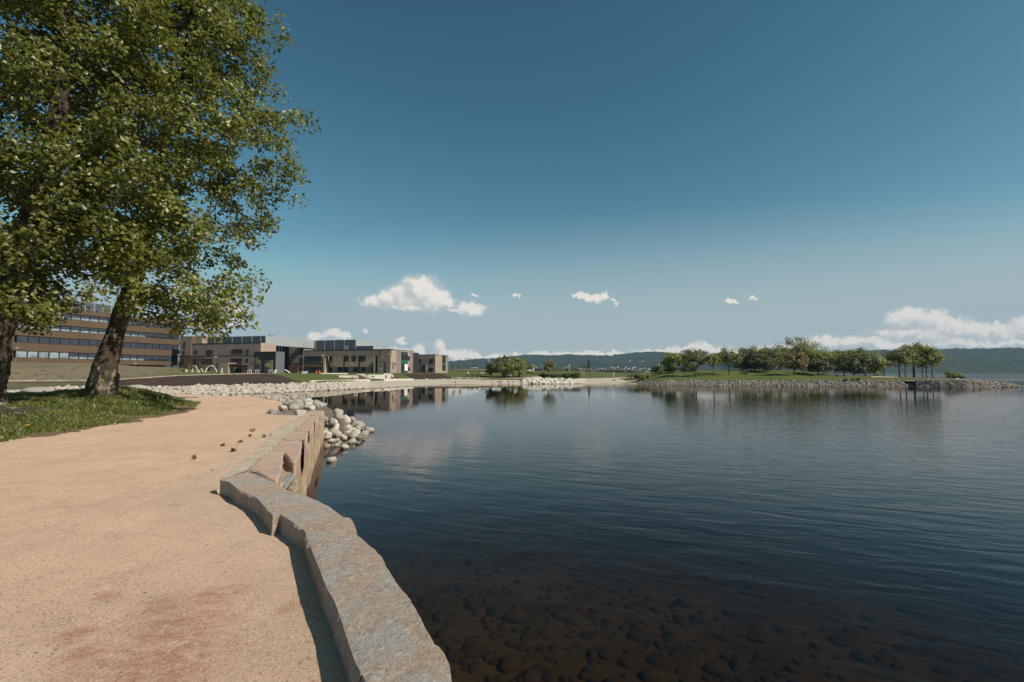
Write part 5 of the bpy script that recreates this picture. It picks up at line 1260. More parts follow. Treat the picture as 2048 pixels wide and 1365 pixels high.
TL = [ # px, base, top, width, crown bottom, Y, mat, label
 (1347,742,703,44,737,132,'leafY','bright yellow green tree at the left end of the island grove',48,40),
 (1392,751.5,694,64,735,118,'leafO2','broad olive tree on a single trunk, left of the two slender ones on the island',44,36),
 (1427,750.5,704,30,730,119,'leafO2','slender small tree between two larger ones on the island lawn',22,30),
 (1458,748,696,54,729,124,'leafB','open crowned tree with a curved trunk left of the dense grove',36,30),
 (1487,742,697,40,741,138,'leafD','dark tree at the left side of the dense grove',36,40),
 (1510,744,703,44,744,132,'leafD','darkest rounded tree low at the front of the grove left part',40,44),
 (1503,741,686,34,735,146,'leafY','tall pale green tree above the darkest rounded one',32,40),
 (1532,742,690,40,741,142,'leafY','pale mottled green tree left of the middle of the grove',36,40),
 (1555,742,683,46,741,140,'leafB','tall mid green tree left of the two highest tops',40,44),
 (1533,745,714,48,745,128,'leafD','low dark bushy tree in front of the pale mottled one',38,40),
 (1578,741,681,34,735,150,'leafD','narrow dark treetop, left of the two highest tops',34,40),
 (1604,741,673,50,735,150,'leafB','highest tree of the island with a ragged top',54,44),
 (1588,751.5,700,56,737,119,'leafO','reddish brown spring tree on a thin trunk in front of the grove',44,34),
 (1618,743,690,46,743,138,'leafB','green tree right of the reddish brown one',38,44),
 (1649,745,692,52,744,134,'leafY','light green tree in the right half of the grove',42,44),
 (1636,748,714,54,748,124,'leafD','dark thicket tree at the front of the right half',44,44),
 (1688,745,696,52,744,134,'leafB','mid green tree right of the light green one',42,44),
 (1708,748.5,710,64,748.5,123,'leafD','large dark thicket tree at the front right of the grove',50,46),
 (1730,745,695,46,742,132,'leafB','green tree with a small tuft on top near the right end of the grove',36,42),
 (1748,746,704,34,745,130,'leafY','pale green tree closing the right end of the grove',28,34),
 (1768,746,712,26,740,136,'leafO2','sparse small tree just right of the grove',14,20),
 (1799,754,695,52,733,112,'leafO2','leftmost tree of the small group at the point, leaning foliage to the left',34,30),
 (1811,752,693,40,729,114,'leafO2','second tree of the small group at the point',28,30),
 (1828,750,690,50,731,119,'leafB','thick stemmed tree in the middle of the group at the point',40,40),
 (1845,745,689,44,727,126,'leafB','tree at the back of the group at the point',36,38),
 (1853,751,691,46,730,116,'leafB','bright sunlit tree with a slanting trunk at the point',42,40),
 (1865,750.5,694,34,733,118,'leafY','rightmost tree of the group at the point of the island',28,36)]
for i, (px, b, tp, w_, cb_, Y, mt, lab, na_, pe) in enumerate(TL):
    dark = mt == 'leafD' and cb_ > 740
    park_tree(px, b, tp, w_*1.3, cb_+4, Y, mt, lab, 100+i, GI, leaf=.38, na=int(na_*1.7), per=int(pe*1.4), tr=.30 if px == 1828 else .16, lean=0)
for i, (px, b, tp, w_, Y, mt, lab) in enumerate(((1321,748,731,17,126,'leafB','small round bush at the left end of the island'),(1906,756.5,744,30,110,'leafO2','yellowish bush at the right end of the island lawn'),(1922,757.5,750,16,106,'leafO2','low yellowish bush beyond the last lawn'),
      (1692,763,758,5,101.5,'leafD','leftmost of three small dark shrubs on the island rocks'),(1706,763,757.5,7,101.5,'leafD','middle one of three small dark shrubs on the island rocks'),(1717,763,757.5,7,101.5,'leafD','rightmost of three small dark shrubs on the island rocks'),
      (1280,759,747.5,54,121,'leafO2','broad reddish hedge at the left root of the island'),(1312,752,731,24,135,'leafY','light green bush behind the hedge at the root of the island'),
      (1112,757,748,26,137,'leafD','left part of the dark clipped shrubs right of the olive tree'),(1133,757,746.5,26,137,'leafD','middle part of the dark shrubs right of the olive tree'),(1153,757,745.8,24,137,'leafD','right end of the dark shrubs on the lawn'),
      (1088,757,748,22,138,'leafD','dark shrub at the foot of the olive tree'),(1065,750,744.5,46,170,'leafO2','low reed-like hedge right of the willow'))):
    park_tree(px, b, tp, w_, b-.5, Y, mt, lab, 200+i, name='bush', leaf=.3 if w_ > 10 else .2, na=int(18+w_*1.2), per=30, tr=.04, bush=True, depthf=.5, spread=.5 if w_ > 20 else None, stems=3)
for i, (px, w_, tp, mt) in enumerate(((1478,44,716,'leafB'),(1502,48,716,'leafD'),(1530,54,712,'leafO2'),(1560,52,710,'leafB'),(1590,50,712,'leafD'),(1620,54,708,'leafB'),(1655,54,706,'leafO2'),(1685,52,710,'leafB'),(1725,58,708,'leafB'),(1752,36,716,'leafO2'),(1375,40,734,'leafD'),(1340,30,732,'leafD'))):
    park_tree(px, 745, tp, w_, 744.5, 134, mt, 'understory bush filling the foot of the island grove', 250+i, 'understory of the island grove', 'bush', leaf=.34, na=40, per=34, tr=.05, bush=True, depthf=.6, spread=.9, stems=3)
park_tree(1010,756.5,716,66,751,146,'leafO2','big broad willow at the middle of the far shore',300,leaf=.42,na=130,per=60,tr=.25,depthf=.8)
park_tree(1038,756,712,50,748,152,'leafB','tall green tree joined to the right of the willow',301,leaf=.42,na=80,per=55,tr=.22)
park_tree(1010,755,708,18,725,156,'leafD','dark pointed treetop rising over the willow',302,leaf=.4,na=24,per=40,tr=.15)
park_tree(982,756,720,28,752,150,'leafD','dark green tree forming the left side of the willow clump',303,leaf=.4,na=44,per=44,tr=.15)
park_tree(1057,744,724,16,740,300,'leafD','small dark tree behind the white house',304,leaf=.6,na=20,per=30,tr=.15)
park_tree(1097,757,716,36,748,137,'leafO2','sparse olive tree right of the white house',305,leaf=.34,na=46,per=26,tr=.14)
park_tree(1118,752,728,14,742,150,'leafO2','thin leaning sapling beside the olive tree',306,leaf=.25,na=10,per=12,tr=.06,lean=1.5)
park_tree(1178,742,722,10,741,240,'leafD','small dark pointed spruce on the lawn crest',307,name='spruce_tree',leaf=.4,na=26,per=30,tr=.1,cone=1)
park_tree(1172,743,731,24,742,240,'leafB','round green tree left of the spruce',308,leaf=.5,na=24,per=30,tr=.12)
for i, (px, b, tp, w_, Y, mt, lab) in enumerate(((908,749,726,12,190,'leafO','thin brown young tree right of the smallest building'),(920,748,730,9,190,'leafO2','slim young tree, second right of the smallest building'),(927,747,729,10,260,'leafB','small tree before the far ridge, left of the masts'),
      (514,744.5,713,20,136,'leafO2','young olive green tree in front of the black link'),(534.5,745,724,15,134,'leafY','bright yellow green young tree in front of the black link'),
      (665.5,746.5,721,12,132,'leafO','sparse bronze young tree before the loggia'),(700,748.5,718,11,128,'leafY','slim bright young tree before the loggia'),(786.6,747.5,722,11,142,'leafO2','young tree in front of the corner of the loggia building'),
      (378,746,728,6,125,'leafO','bare brownish sapling left of the hoops'),(400,746,727,5,126,'leafO','bare brownish sapling between the hoops'))):
    park_tree(px, b, tp, w_, tp+(b-tp)*.62, Y, mt, lab, 400+i, 'young planted trees', 'young_tree', leaf=.2, na=16, per=16, tr=.05)
for i, (px, b, tp, w_, Y) in enumerate(((895,747,741,26,400),(960,745,738,60,500),(1140,745,738,34,420),(1165,745,738.5,30,430),(1215,744.5,740,40,500),(1240,745,739.5,26,520),(1262,745,740,24,520),(1100,745,737,40,450),(1330,744,736,30,420))):
    park_tree(px, b, tp, w_, b, Y, 'leafD', 'dark distant tree line behind the middle lawn', 500+i, 'distant trees behind the lawn', leaf=1.1, na=30, per=24, tr=.2, spread=1.3)
# dark rubble-like sculpture heap on the crest
t = empty('rubble_heap', tuple(aty(1168, 741.5, 232)), 'dark heap of rough stone and timber on the crest of the lawn', 'heap')
for k in range(26):
    u = rng.uniform(-1, 1); o = put(RG[k % 2], 'chunk', (u*3.6, rng.uniform(-1, 1), max(0, rng.random()*1.3*(1-abs(u)*.7))), rng.uniform(.35, .6), None, None); o.parent = t
# swans, island bench, posts
def swan(px, py, label):
    p = atz(px, py, 0); e = empty('swan', (p.x, p.y, 0), label, 'swan', 'swans by the island')
    m_ = MB(); m_.tube([(-.55, 0, .26), (-.42, 0, .22), (-.2, 0, .16), (.1, 0, .15), (.32, 0, .2), (.42, 0, .34), (.40, 0, .55), (.46, 0, .72), (.56, 0, .74)], [.02, .12, .22, .23, .15, .07, .055, .06, .045], 10)
    m_.obj('body', M['white'], e, True); MB().tube([(.56, 0, .74), (.70, 0, .70)], [.03, .01], 6).obj('beak', simple('orange_beak', rgb(.6, .2, .03)), e); return e
swan(1391.5, 771.2, 'left one of two white swans by the island rocks'); swan(1420.5, 771.6, 'right one of two white swans by the island rocks')
g = aty(1681, 756, 113); t = empty('park_bench', (g.x, 113, gz(g.x, 113)), 'low grey bench on the island lawn right of the walker', 'bench')
MB().box(-.98, .98, -.25, .25, .38, .46).obj('seat', M['greyclad'], t); MB().box(-1.0, 1.0, .22, .28, .5, .72).obj('backrest', M['greyclad'], t)
for sx in (-.8, .8): MB().box(sx-.05, sx+.05, -.22, .22, 0, .38).obj('leg', M['trim'], t)
for px, b, tp, lab in ((1733.5, 757, 746, 'thin pale post with a small sign on the island lawn'), (1319, 745, 728, 'thin pole behind the island bush')):
    g = aty(px, b, 114); z0 = gz(g.x, 114); t = empty('sign_post', (g.x, 114, z0), lab, 'post'); h = aty(px, tp, 114).z-z0
    MB().tube([(0, 0, -.1), (0, 0, h)], .04, 6).obj('pole', M['post'], t); MB().box(-.12, .12, -.03, .0, h-.3, h).obj('sign_plate', M['white'], t)
# stone pier wall at the island's point
GP = 'masonry blocks of the island pier'
pr = random.Random(2); pier = [(1833,95.9),(1880,94.6),(1935,93.4),(1984,93.0)]
pw = [aty(px, 770, Y) for px, Y in pier]
def along(t_):
    k = min(int(t_*3), 2); f_ = t_*3-k; return pw[k].lerp(pw[k+1], f_)
def block(name, a, b, z0, z1, dep, mat, label, cat, group, seed, rough=.06):
    d = Vector((b.x-a.x, b.y-a.y, 0)); L = d.length; d.normalize(); n = Vector((d.y, -d.x, 0));
    if n.y > 0: n = -n
    nx, nz_ = 8, 4; Vv = []; prof = [(0, z0)]+[(0, z0+(z1-z0)*q) for q in (.3, .6, .92)]+[(.08, z1), (dep*.5, z1), (dep, z1)]
    for i in range(nx+1):
        for (o_, z) in prof: q = Vector((a.x, a.y, 0))+d*(L*i/nx)-n*o_; Vv.append((q.x, q.y, z))
    Vv = np.array(Vv); nn_ = fbm(Vv*1.7+seed, 4, seed); Vv[:, 0] += nn_*rough; Vv[:, 1] += nn_*rough*2; Vv[:, 2] += nn_*rough
    k = len(prof); f = [(i*k+j, (i+1)*k+j, (i+1)*k+j+1, i*k+j+1) for i in range(nx) for j in range(k-1)]+[tuple(range(k)), tuple(reversed([nx*k+j for j in range(k)]))]
    return tag(mesh_obj(name, Vv, f, M[mat]), label, cat, group)
M['pier'] = simple('pier_granite', rgb(.33, .29, .25), .85, rgb(.20, .175, .155), 1.2, .8, 6.)
for row in range(3):
    cuts = [0]; 
    while cuts[-1] < 1: cuts.append(min(1, cuts[-1]+pr.uniform(.07, .13)))
    for k in range(len(cuts)-1):
        mt_ = (cuts[k]+cuts[k+1])/2; top = [.42, .85, 1.32][row]*(1-.42*max(0, mt_-.82)/.18)
        if row == 2 and mt_ > .95: continue
        block('pier_block', along(cuts[k]+.003), along(cuts[k+1]-.003), [-.9, .36, .8][row], top+pr.uniform(-.04, .05), 1.6-row*.2, 'pier', ['wide low block in the waterline course of the island pier', 'block in the middle course of the island pier', 'block in the top course of the island pier'][row], 'stone block', GP, row*20+k)
# fill behind the pier
tag(mesh_obj('ground', [tuple(Vector((p.x, p.y+1.0, 1.05*(1 if i < 3 else .6)))) for i, p in enumerate(pw)]+[tuple(Vector((p.x-.5, p.y+7-1.*i, 1.2 if i < 3 else .3))) for i, p in enumerate(pw)], [(i, i+1, i+5, i+4) for i in range(3)], M['pier']), kind='structure')
for px, Y, s_, lab in ((1993, 94.5, .9, 'dark wet rock lying off the tip of the pier'), (1990, 96, .7, 'second dark wet rock behind the pier tip'), (1916, 99, .8, 'dark boulder behind the yellowish bush on the pier')):
    p = aty(px, 771, Y); put(RI[1], 'boulder', (p.x, p.y, .05 if px > 1950 else 1.3), (s_*1.2, s_*.6, s_*.5), lab, 'boulder', rx=(0, 0, .4))

# ------------------------------------------------------------------ people
SK = rgb(.42, .24, .16)
def cloth(col): return simple('cloth', col, .85, tuple(x*.8 for x in col[:3])+(1,), 6)
def person(px, py, Y, hpx, pose, top, legs, hair, label, rz=0, real=None, bag=None):
    p = aty(px, py, Y); g = gz(p.x, Y); Hh = real or hpx*Y/1000.
    base = {'stand': 1.72, 'walk': 1.72, 'sit': 1.28, 'chair': 1.3, 'crouch': 1.05, 'lie': 1.7, 'lean': 1.62}[pose]
    s = Hh/base if pose != 'lie' else 1.; s = max(.62, min(1.12, s))
    t = empty('person', (p.x, Y, g), label, 'person', None, rz); t.scale = (s, s, s)
    J = {'stand': dict(pel=(0,0,.93), ch=(0,0,1.32), nk=(0,.01,1.47), hd=(0,.03,1.62), kn=((-.10,.02,.5),(.10,-.01,.5)), ft=((-.11,-.02,.06),(.11,-.02,.06)), toe=((-.12,.13,.03),(.12,.13,.03)), el=((-.25,-.02,1.15),(.25,-.02,1.15)), ha=((-.24,.08,.9),(.24,.08,.9))),
         'walk': dict(pel=(0,0,.92), ch=(0,.03,1.31), nk=(0,.05,1.46), hd=(0,.08,1.61), kn=((-.10,.2,.52),(.10,-.05,.5)), ft=((-.10,.28,.08),(.10,-.34,.12)), toe=((-.10,.42,.06),(.10,-.22,.04)), el=((-.25,-.12,1.15),(.25,.1,1.15)), ha=((-.22,-.05,.92),(.22,.25,.98))),
         'lean': dict(pel=(0,-.1,.88), ch=(0,.12,1.2), nk=(0,.22,1.33), hd=(0,.3,1.44), kn=((-.12,.06,.5),(.12,-.1,.48)), ft=((-.14,0,.06),(.14,-.2,.06)), toe=((-.15,.15,.03),(.15,-.05,.03)), el=((-.27,.2,1.0),(.27,.22,1.0)), ha=((-.2,.42,.85),(.2,.45,.85))),
         'sit': dict(pel=(0,0,.45), ch=(0,.0,.85), nk=(0,.02,1.0), hd=(0,.05,1.15), kn=((-.13,.42,.5),(.13,.42,.5)), ft=((-.13,.45,.06),(.13,.45,.06)), toe=((-.13,.6,.03),(.13,.6,.03)), el=((-.25,.08,.72),(.25,.08,.72)), ha=((-.15,.33,.6),(.15,.33,.6))),
         'crouch': dict(pel=(0,-.12,.32), ch=(0,.05,.66), nk=(0,.12,.8), hd=(0,.18,.93), kn=((-.15,.25,.5),(.15,.25,.5)), ft=((-.13,.0,.06),(.13,.0,.06)), toe=((-.14,.15,.03),(.14,.15,.03)), el=((-.24,.22,.55),(.24,.22,.55)), ha=((-.1,.4,.4),(.1,.4,.4))),
         'lie': dict(pel=(0,0,.14), ch=(.42,0,.16), nk=(.58,0,.2), hd=(.75,0,.24), kn=((-.45,.1,.22),(-.42,-.1,.14)), ft=((-.85,.1,.08),(-.84,-.1,.08)), toe=((-.9,.1,.16),(-.9,-.1,.16)), el=((.3,.3,.08),(.3,-.3,.08)), ha=((.08,.28,.08),(.08,-.28,.08)))}[{'chair': 'sit'}.get(pose, pose)]
    V_, E, Rd = [], [], []
    def add(q, r, par=None):
        V_.append(q); Rd.append(r)
        if par is not None: E.append((par, len(V_)-1))
        return len(V_)-1
    pe = add(J['pel'], .135); ch_ = add(J['ch'], .155, pe); nk = add(J['nk'], .06, ch_); hd = add(J['hd'], .10, nk)
    hv = Vector(J['hd'])-Vector(J['nk']); add(tuple(Vector(J['hd'])+hv.normalized()*.07), .085, hd)
    for k in (0, 1):
        sx = -1 if k == 0 else 1
        hip = add((J['pel'][0]+(sx*.09 if pose != 'lie' else -.08), J['pel'][1]+(0 if pose != 'lie' else -sx*.09), J['pel'][2]-.05), .095, pe)
        kn = add(J['kn'][k], .065, hip); ft = add(J['ft'][k], .045, kn); add(J['toe'][k], .035, ft)
        shp = (J['ch'][0]+(sx*.19 if pose != 'lie' else 0), J['ch'][1]+(0 if pose != 'lie' else -sx*.19), J['ch'][2]+(.08 if pose != 'lie' else 0))
        sh = add(shp, .06, ch_); el = add(J['el'][k], .042, sh); add(J['ha'][k], .034, el)
    me = bpy.data.meshes.new('body'); me.from_pydata(V_, E, []); me.update()
    # skin shows at the head and hands, cloth elsewhere: one material split by height and reach
    m_, tt = newmat('clothed_body'); oc = tt.node('ShaderNodeTexCoord').outputs['Object']; s_ = tt.node('ShaderNodeSeparateXYZ'); tt.l.new(oc, s_.inputs[0])
    if pose == 'lie': a = s_.outputs[0]; waist, neck = .1, .52
    else: a = s_.outputs[2]; waist, neck = J['pel'][2]+.05, J['nk'][2]-.0
    c = tt.mix(tt.m('GREATER_THAN', a, waist), legs, top); c = tt.mix(tt.m('GREATER_THAN', a, neck), c, SK)
    tt.put(tt.P.inputs['Base Color'], c); tt.P.inputs['Roughness'].default_value = .85; me.materials.append(m_)
    b = bpy.data.objects.new('body', me); COL.objects.link(b); b.parent = t
    sk = b.modifiers.new('skin', 'SKIN'); sk.use_smooth_shade = True
    if not me.skin_vertices: pass
    for i, r in enumerate(Rd): me.skin_vertices[0].data[i].radius = (r, r)
    me.skin_vertices[0].data[0].use_root = True
    sb = b.modifiers.new('sub', 'SUBSURF'); sb.levels = 1; sb.render_levels = 1
    h_ = Vector(J['hd'])+hv.normalized()*.05; sph(.112, h_.x, h_.y-.025, h_.z+.02, 1, 1, 1.0).obj('hair', cloth(hair), t, True)
    if bag: MB().box(-.16, .16, -.34, -.14, 1.02, 1.45).obj('backpack', cloth(bag), t)
    return t
BK, NV, WH, OR, PK = rgb(.015,.015,.018), rgb(.02,.03,.06), rgb(.75,.73,.7), rgb(.72,.16,.05), rgb(.62,.14,.12)
BR, BL, GY = rgb(.05,.03,.02), rgb(.35,.25,.12), rgb(.12,.12,.13)
for a in [
 (443.3,748.7,104,13.8,'walk',WH,rgb(.7,.66,.6),BR,'person dressed in white walking on the grass right of the largest hoop',-1.2),
 (467.5,748.2,106,14,'lean',NV,BK,BL,'person in dark clothes bending over beside the porch wall',-1.0),
 (385.4,747,112,14,'stand',NV,rgb(.45,.35,.28),BL,'person in a dark top standing at the leftmost hoop',2),
 (372,745.5,118,7,'crouch',WH,WH,BR,'person in white sitting low left of the hoops',0),
 (368,745,119,8,'crouch',BK,BK,BR,'dark clothed person beside the one in white left of the hoops',1),
 (435,746.5,118,6,'crouch',GY,BK,BR,'small crouching person between the largest hoop and the walker in white',1),
 (551.5,746,116,12.3,'chair',WH,WH,BR,'person in white sitting before the grey side of the black box',3.1),
 (596.5,746.6,124,12,'stand',NV,PK,GY,'person in a dark top and pink trousers on the green bank',3.0),
 (617,745.6,127,9,'chair',BK,GY,BR,'person in dark clothes sitting by the grey table',2.4),
 (633.5,746.4,125,8,'crouch',OR,OR,BR,'left one of two people in orange crouching on the bank edge',2.5),
 (640,746.4,125,8,'crouch',OR,OR,BL,'right one of two people in orange crouching on the bank edge',1.9),
 (705,767,99,9.5,'lean',NV,rgb(.05,.07,.14),BK,'person in dark blue bending on the beach left of the ones in white',2.6),
 (709.5,767,98,8.5,'lean',WH,WH,BR,'person in white next to the one in dark blue on the beach',3.4),
 (714,767,98,8.5,'lean',WH,WH,BL,'person in white farthest right of the three on the beach',2.9),
 (725.3,762.3,105,4,'crouch',BK,BK,BK,'small dark child sitting alone at the back of the beach',3),
 (731.2,761.4,106,10.5,'walk',rgb(.6,.4,.36),PK,BR,'person in pink and light colours at the foot of the steps',3),
 (771.7,760.2,118,10.5,'stand',BK,GY,BR,'person in black standing at the left of the group by the bench wall',2.8),
 (784.2,760.5,119,7.6,'lean',BK,BK,BK,'person in black bending down, second in the group by the bench wall',1.5),
 (789.8,760.5,119,7.6,'lean',BK,WH,BK,'person in black and white bending, third in the group by the bench wall',-1.5),
 (795.2,759.6,120,9.5,'walk',BK,BK,BL,'fair haired person in black at the right of the group by the bench wall',1.8),
 (854,759.5,127,8,'chair',BK,WH,BK,'person in black sitting on a stone below the dark planting bed',2.6),
 (911,767.3,117,5,'crouch',rgb(.3,.14,.1),PK,BR,'person sitting at the water edge below the masts',2.5),
 (923.5,759.3,134,4,'lie',BK,rgb(.5,.4,.3),BK,'person lying on a towel at the edge of the lawn',0),
 (966,763.8,124,3,'crouch',rgb(.4,.18,.12),rgb(.4,.18,.12),BR,'reddish person sitting on the beach left of the bathers',2),
 (989.5,766,121,3,'lie',BK,rgb(.35,.2,.14),BR,'person lying on the beach, left of the bathers below the willow',0),
 (996,766.8,120,3,'lie',rgb(.35,.13,.09),rgb(.4,.2,.14),BR,'person in dark red lying in the middle of the bathers',.1),
 (1000.5,766,120,4,'crouch',rgb(.45,.25,.18),rgb(.45,.25,.18),BR,'sitting bather at the right of the bathers below the willow',3),
 (1021,764,122,3,'lie',rgb(.2,.09,.07),rgb(.15,.08,.07),BK,'dark bather lying apart at the start of the white rocks',.2),
 (1490.3,752.7,120,12.3,'walk',rgb(.13,.17,.22),BK,BR,'person with a dark backpack walking across the island lawn',1.5,None,BK),
 (1765.5,745.5,132,7,'chair',WH,GY,BR,'person in white sitting where the dirt path leaves the grove',2.5),
 (1831.5,746,117,8,'chair',WH,BK,BR,'person in a white top sitting behind the thick stem at the point',2.0),
]:
    person(*a)

# ------------------------------------------------------------------ grass on the mound, weeds, pebbles
def grass_field(n, seed, xr, yr, h0, h1, name='grass', accept=None):
    rg = np.random.default_rng(seed); x = rg.uniform(*xr, n); y = rg.uniform(*yr, n)
    fx = np.interp(y, [-40, 8, 12, 15.5, 20, 23.3, 28, 31], [-12.2, -12.2, -12.2, -12.7, -13.5, -14.9, -17.6, -21])
    nz_ = fbm(np.stack([x*.9, y*.9, x*0], 1), 3, seed); dd = fx-x
    keep = (rg.random(n) < np.clip(.25+dd*.9+nz_*1.6, 0, 1)*np.clip(.75+nz_*1.4, .25, 1)) & (dd > -.25) & (np.abs(x/y) < 1.25)
    x, y, nz_, dd = x[keep], y[keep], nz_[keep], dd[keep]; z = heights(x, y); n = len(x)
    h = rg.uniform(h0, h1, n)*(.75+.9*np.clip(nz_+.4, 0, 1))*np.clip(.45+dd*.5, .45, 1); a = rg.uniform(0, 6.28, n); w_ = rg.uniform(.008, .018, n)*(1+y/18)
    lean = rg.uniform(.1, .7, n)*h; b = rg.uniform(0, 6.28, n)
    B = np.stack([x, y, z-.02], 1); dx = np.stack([np.cos(a)*w_, np.sin(a)*w_, 0*a], 1)
    mid = B+np.stack([np.cos(b)*lean*.35, np.sin(b)*lean*.35, h*.6], 1); tip = B+np.stack([np.cos(b)*lean, np.sin(b)*lean, h], 1)
    V_ = np.stack([B-dx, B+dx, mid+dx*.7, mid-dx*.7, tip], 1).reshape(-1, 3); i = np.arange(n)*5
    T = np.concatenate([np.stack([i, i+1, i+2], 1), np.stack([i, i+2, i+3], 1), np.stack([i+3, i+2, i+4], 1)])
    rn = np.clip(rg.normal(.4, .25, n)+nz_*.6, 0, 1)
    o = np_obj(name, V_, T, M['grass'], attrs={'rnd': np.repeat(rn, 5)}); print('blades', n)
    return tag(o, 'uneven green grass on the mound under the big trees', 'grass', kind='stuff')
grass_field(330000, 4, (-26, -11.5), (9, 31), .07, .19)
def weed(px, py, w_, label, mat='grass', flower=False, nm='weed', cat='weed', group='weeds along the edge of the sand'):
    w_ = w_*.5
    p = atz(px, py, PATH_Z); rg = np.random.default_rng(int(px)); n = 34; s = w_*p.y/2000
    o_ = rg.normal(size=(n, 3))*np.array([s*.5, s*.5, .012])+np.array([0, 0, .03]); N = rg.normal(size=(n, 3))*.6+np.array([0, 0, .8])
    V_, T = leaf_arrays(o_, N, .075, rg, .2, .4); V_[:, 2] = np.maximum(V_[:, 2], -.005)
    ob = np_obj(nm, V_, T, M[mat], attrs={'rnd': np.repeat(rg.random(n), 4)}); ob.location = (p.x, p.y, PATH_Z+.005); return tag(ob, label, cat, group)
weed(505, 863, 20, 'yellowish weed tuft on the sand nearest the quay footing', 'leafO2'); weed(528, 875, 12, 'small tuft touching the pale footing', 'leafO2'); weed(481, 886, 12, 'green tuft left of the pale footing', 'grass')
weed(466, 904, 16, 'lowest green tuft in the row on the sand', 'grass'); weed(446, 893, 12, 'thin dry tuft left of the row', 'leafO'); weed(388, 919, 9, 'dry tuft farthest left on the sand', 'leafO'); weed(500, 874, 6, 'tiny dry tuft between the green ones', 'leafO')
# dandelion
p = aty(52, 855, 13.6); z0 = gz(p.x, p.y); t = empty('dandelion', (p.x, p.y, z0), 'yellow dandelion at the edge of the grass, lower left', 'flower')
MB().tube([(0, 0, 0), (.02, 0, .16)], .006, 5).obj('stem', M['grass'], t); yl = simple('dandelion_yellow', rgb(.75, .5, .02)); MB().tube([(.02, 0, .15), (.02, 0, .175), (.02, 0, .185)], [.02, .06, .03], 10).obj('flower_head', yl, t)
# roots of the left tree
t = empty('surface_roots', (-15.2, 15.6, gz(-15.2, 15.6)), 'bare pale roots running over the ground at the left edge', 'roots')
for k in range(8):
    a = R(-70+k*20); L = 1.6+.9*rng.random(); pts = []
    for q in range(9):
        r_ = .15+L*q/8; x = -15.9+r_*math.cos(a)+.12*math.sin(q*1.7+k); y = 15.7+r_*math.sin(a)*.9; pts.append((x-t.location.x, y-t.location.y, gz(x, y)+.06*(1-q/8)-.015-t.location.z))
    MB().tube(pts, [.13*(1-q/9.5) for q in range(9)], 7).obj('root', M['barkP'], t, True)
# pebbles strewn on the sand
prg = random.Random(12); items = []
PB = [rock_mesh('pebble', 120+i, M['boulder'], False, 1, (1, .8, .45)) for i in range(4)]
for _ in range(9000):
    d = 1.7+prg.random()**1.7*14; x = prg.uniform(-1.15, -.1)*d
    if seg_dist(np.array([x]), np.array([d]), WALLPTS, False)[0] < .3 or not inside(np.array([x]), np.array([d]), NEAR)[0] or x < -12: continue
    near = math.exp(-seg_dist(np.array([x]), np.array([d]), WALLPTS, False)[0]/.9)
    if prg.random() > .35+near: continue
    s_ = prg.uniform(.003, .0065)*(1+.35*prg.random()**8*5)*(1.7 if near > .45 else 1)
    items.append((prg.choice(PB), Matrix.Translation((x, d, PATH_Z+s_*.2))@Matrix.Rotation(prg.uniform(0, 6), 4, 'Z')@Matrix.Diagonal((s_, s_, s_*.8, 1)), prg.choice((0, 1, 2))))
merge('pebbles', items, [M['boulder'], M['cobble'], M['boulder_grey']], label='scattered small pebbles on the sandy path', cat='pebbles', kind='stuff')
# ------------------------------------------------------------------ far ridges, trees of the far shore, haze
def ridge(name, prof, D, thick, mat, seed, z0=-2, rough=7, nst=3):
    """wooded ridge: profile (px, py) as seen, built as a real slope 'thick' metres deep"""
    px = np.arange(prof[0][0], prof[-1][0], nst); top = EYE+(745-np.interp(px, [p[0] for p in prof], [p[1] for p in prof]))*D/1000.
    ns = 70; Vv = np.zeros((len(px), ns, 3))
    for k in range(ns):
        t = k/(ns-1); Y = D-thick*(1-t); zz = z0+(top-z0)*(t**.75); Vv[:, k, 0] = (px-1024)/1000.*D; Vv[:, k, 1] = Y; Vv[:, k, 2] = zz
    V_ = Vv.reshape(-1, 3); t_ = np.tile(np.arange(ns)/(ns-1), len(px))
    n1_ = fbm(V_*np.array([1/260., 1/260., 0]), 4, seed); n2_ = vnoise(V_*np.array([1/16., 1/16., 0]), seed+3)+.6*vnoise(V_*np.array([1/8., 1/8., 0]), seed+7)
    V_[:, 2] += (n1_*26*np.sin(math.pi*t_)+ (n2_-.6)*rough)*np.clip(t_*6, 0, 1)
    f = (np.arange(len(px)-1)[:, None]*ns+np.arange(ns-1)[None, :]).ravel(); Q_ = np.stack([f, f+ns, f+ns+1, f+1], 1)
    back = V_.reshape(len(px), ns, 3)[:, -1].copy(); back[:, 1] += 400; back[:, 2] = z0; b0 = len(V_); V_ = np.vstack([V_, back])
    i = np.arange(len(px)-1); Q_ = np.vstack([Q_, np.stack([i*ns+ns-1, (i+1)*ns+ns-1, b0+i+1, b0+i], 1)])
    return tag(np_obj(name, V_, Q_, mat), kind='structure')
fm = ground_mat('forest', rgb(.014, .024, .010), rgb(.026, .038, .014), .012, rgb(.006, .010, .005), .06, 1.5, (.45, .65), .8)
ridge('hills', [(-700,728),(600,726),(800,724),(905,724),(935,721.5),(960,719),(990,718),(1010,716),(1040,712),(1060,710.5),(1085,712),(1115,712.5),(1130,710),(1160,712),(1200,712.5),(1225,712),(1250,709),(1280,705.5),(1305,704.5),(1325,706),(1345,710),(1370,713),(1430,712),(1500,707),(1560,706),(1650,705),(1760,702),(1800,703),(1900,700)], 3000, 1100, fm, 1, rough=11)
ridge('hills', [(1400,716),(1500,712),(1640,706),(1700,703.5),(1760,702),(1830,702),(1880,700),(1930,698.5),(1990,698.5),(2048,698),(2150,697),(2500,696),(3000,700)], 2300, 600, fm, 5, rough=10)
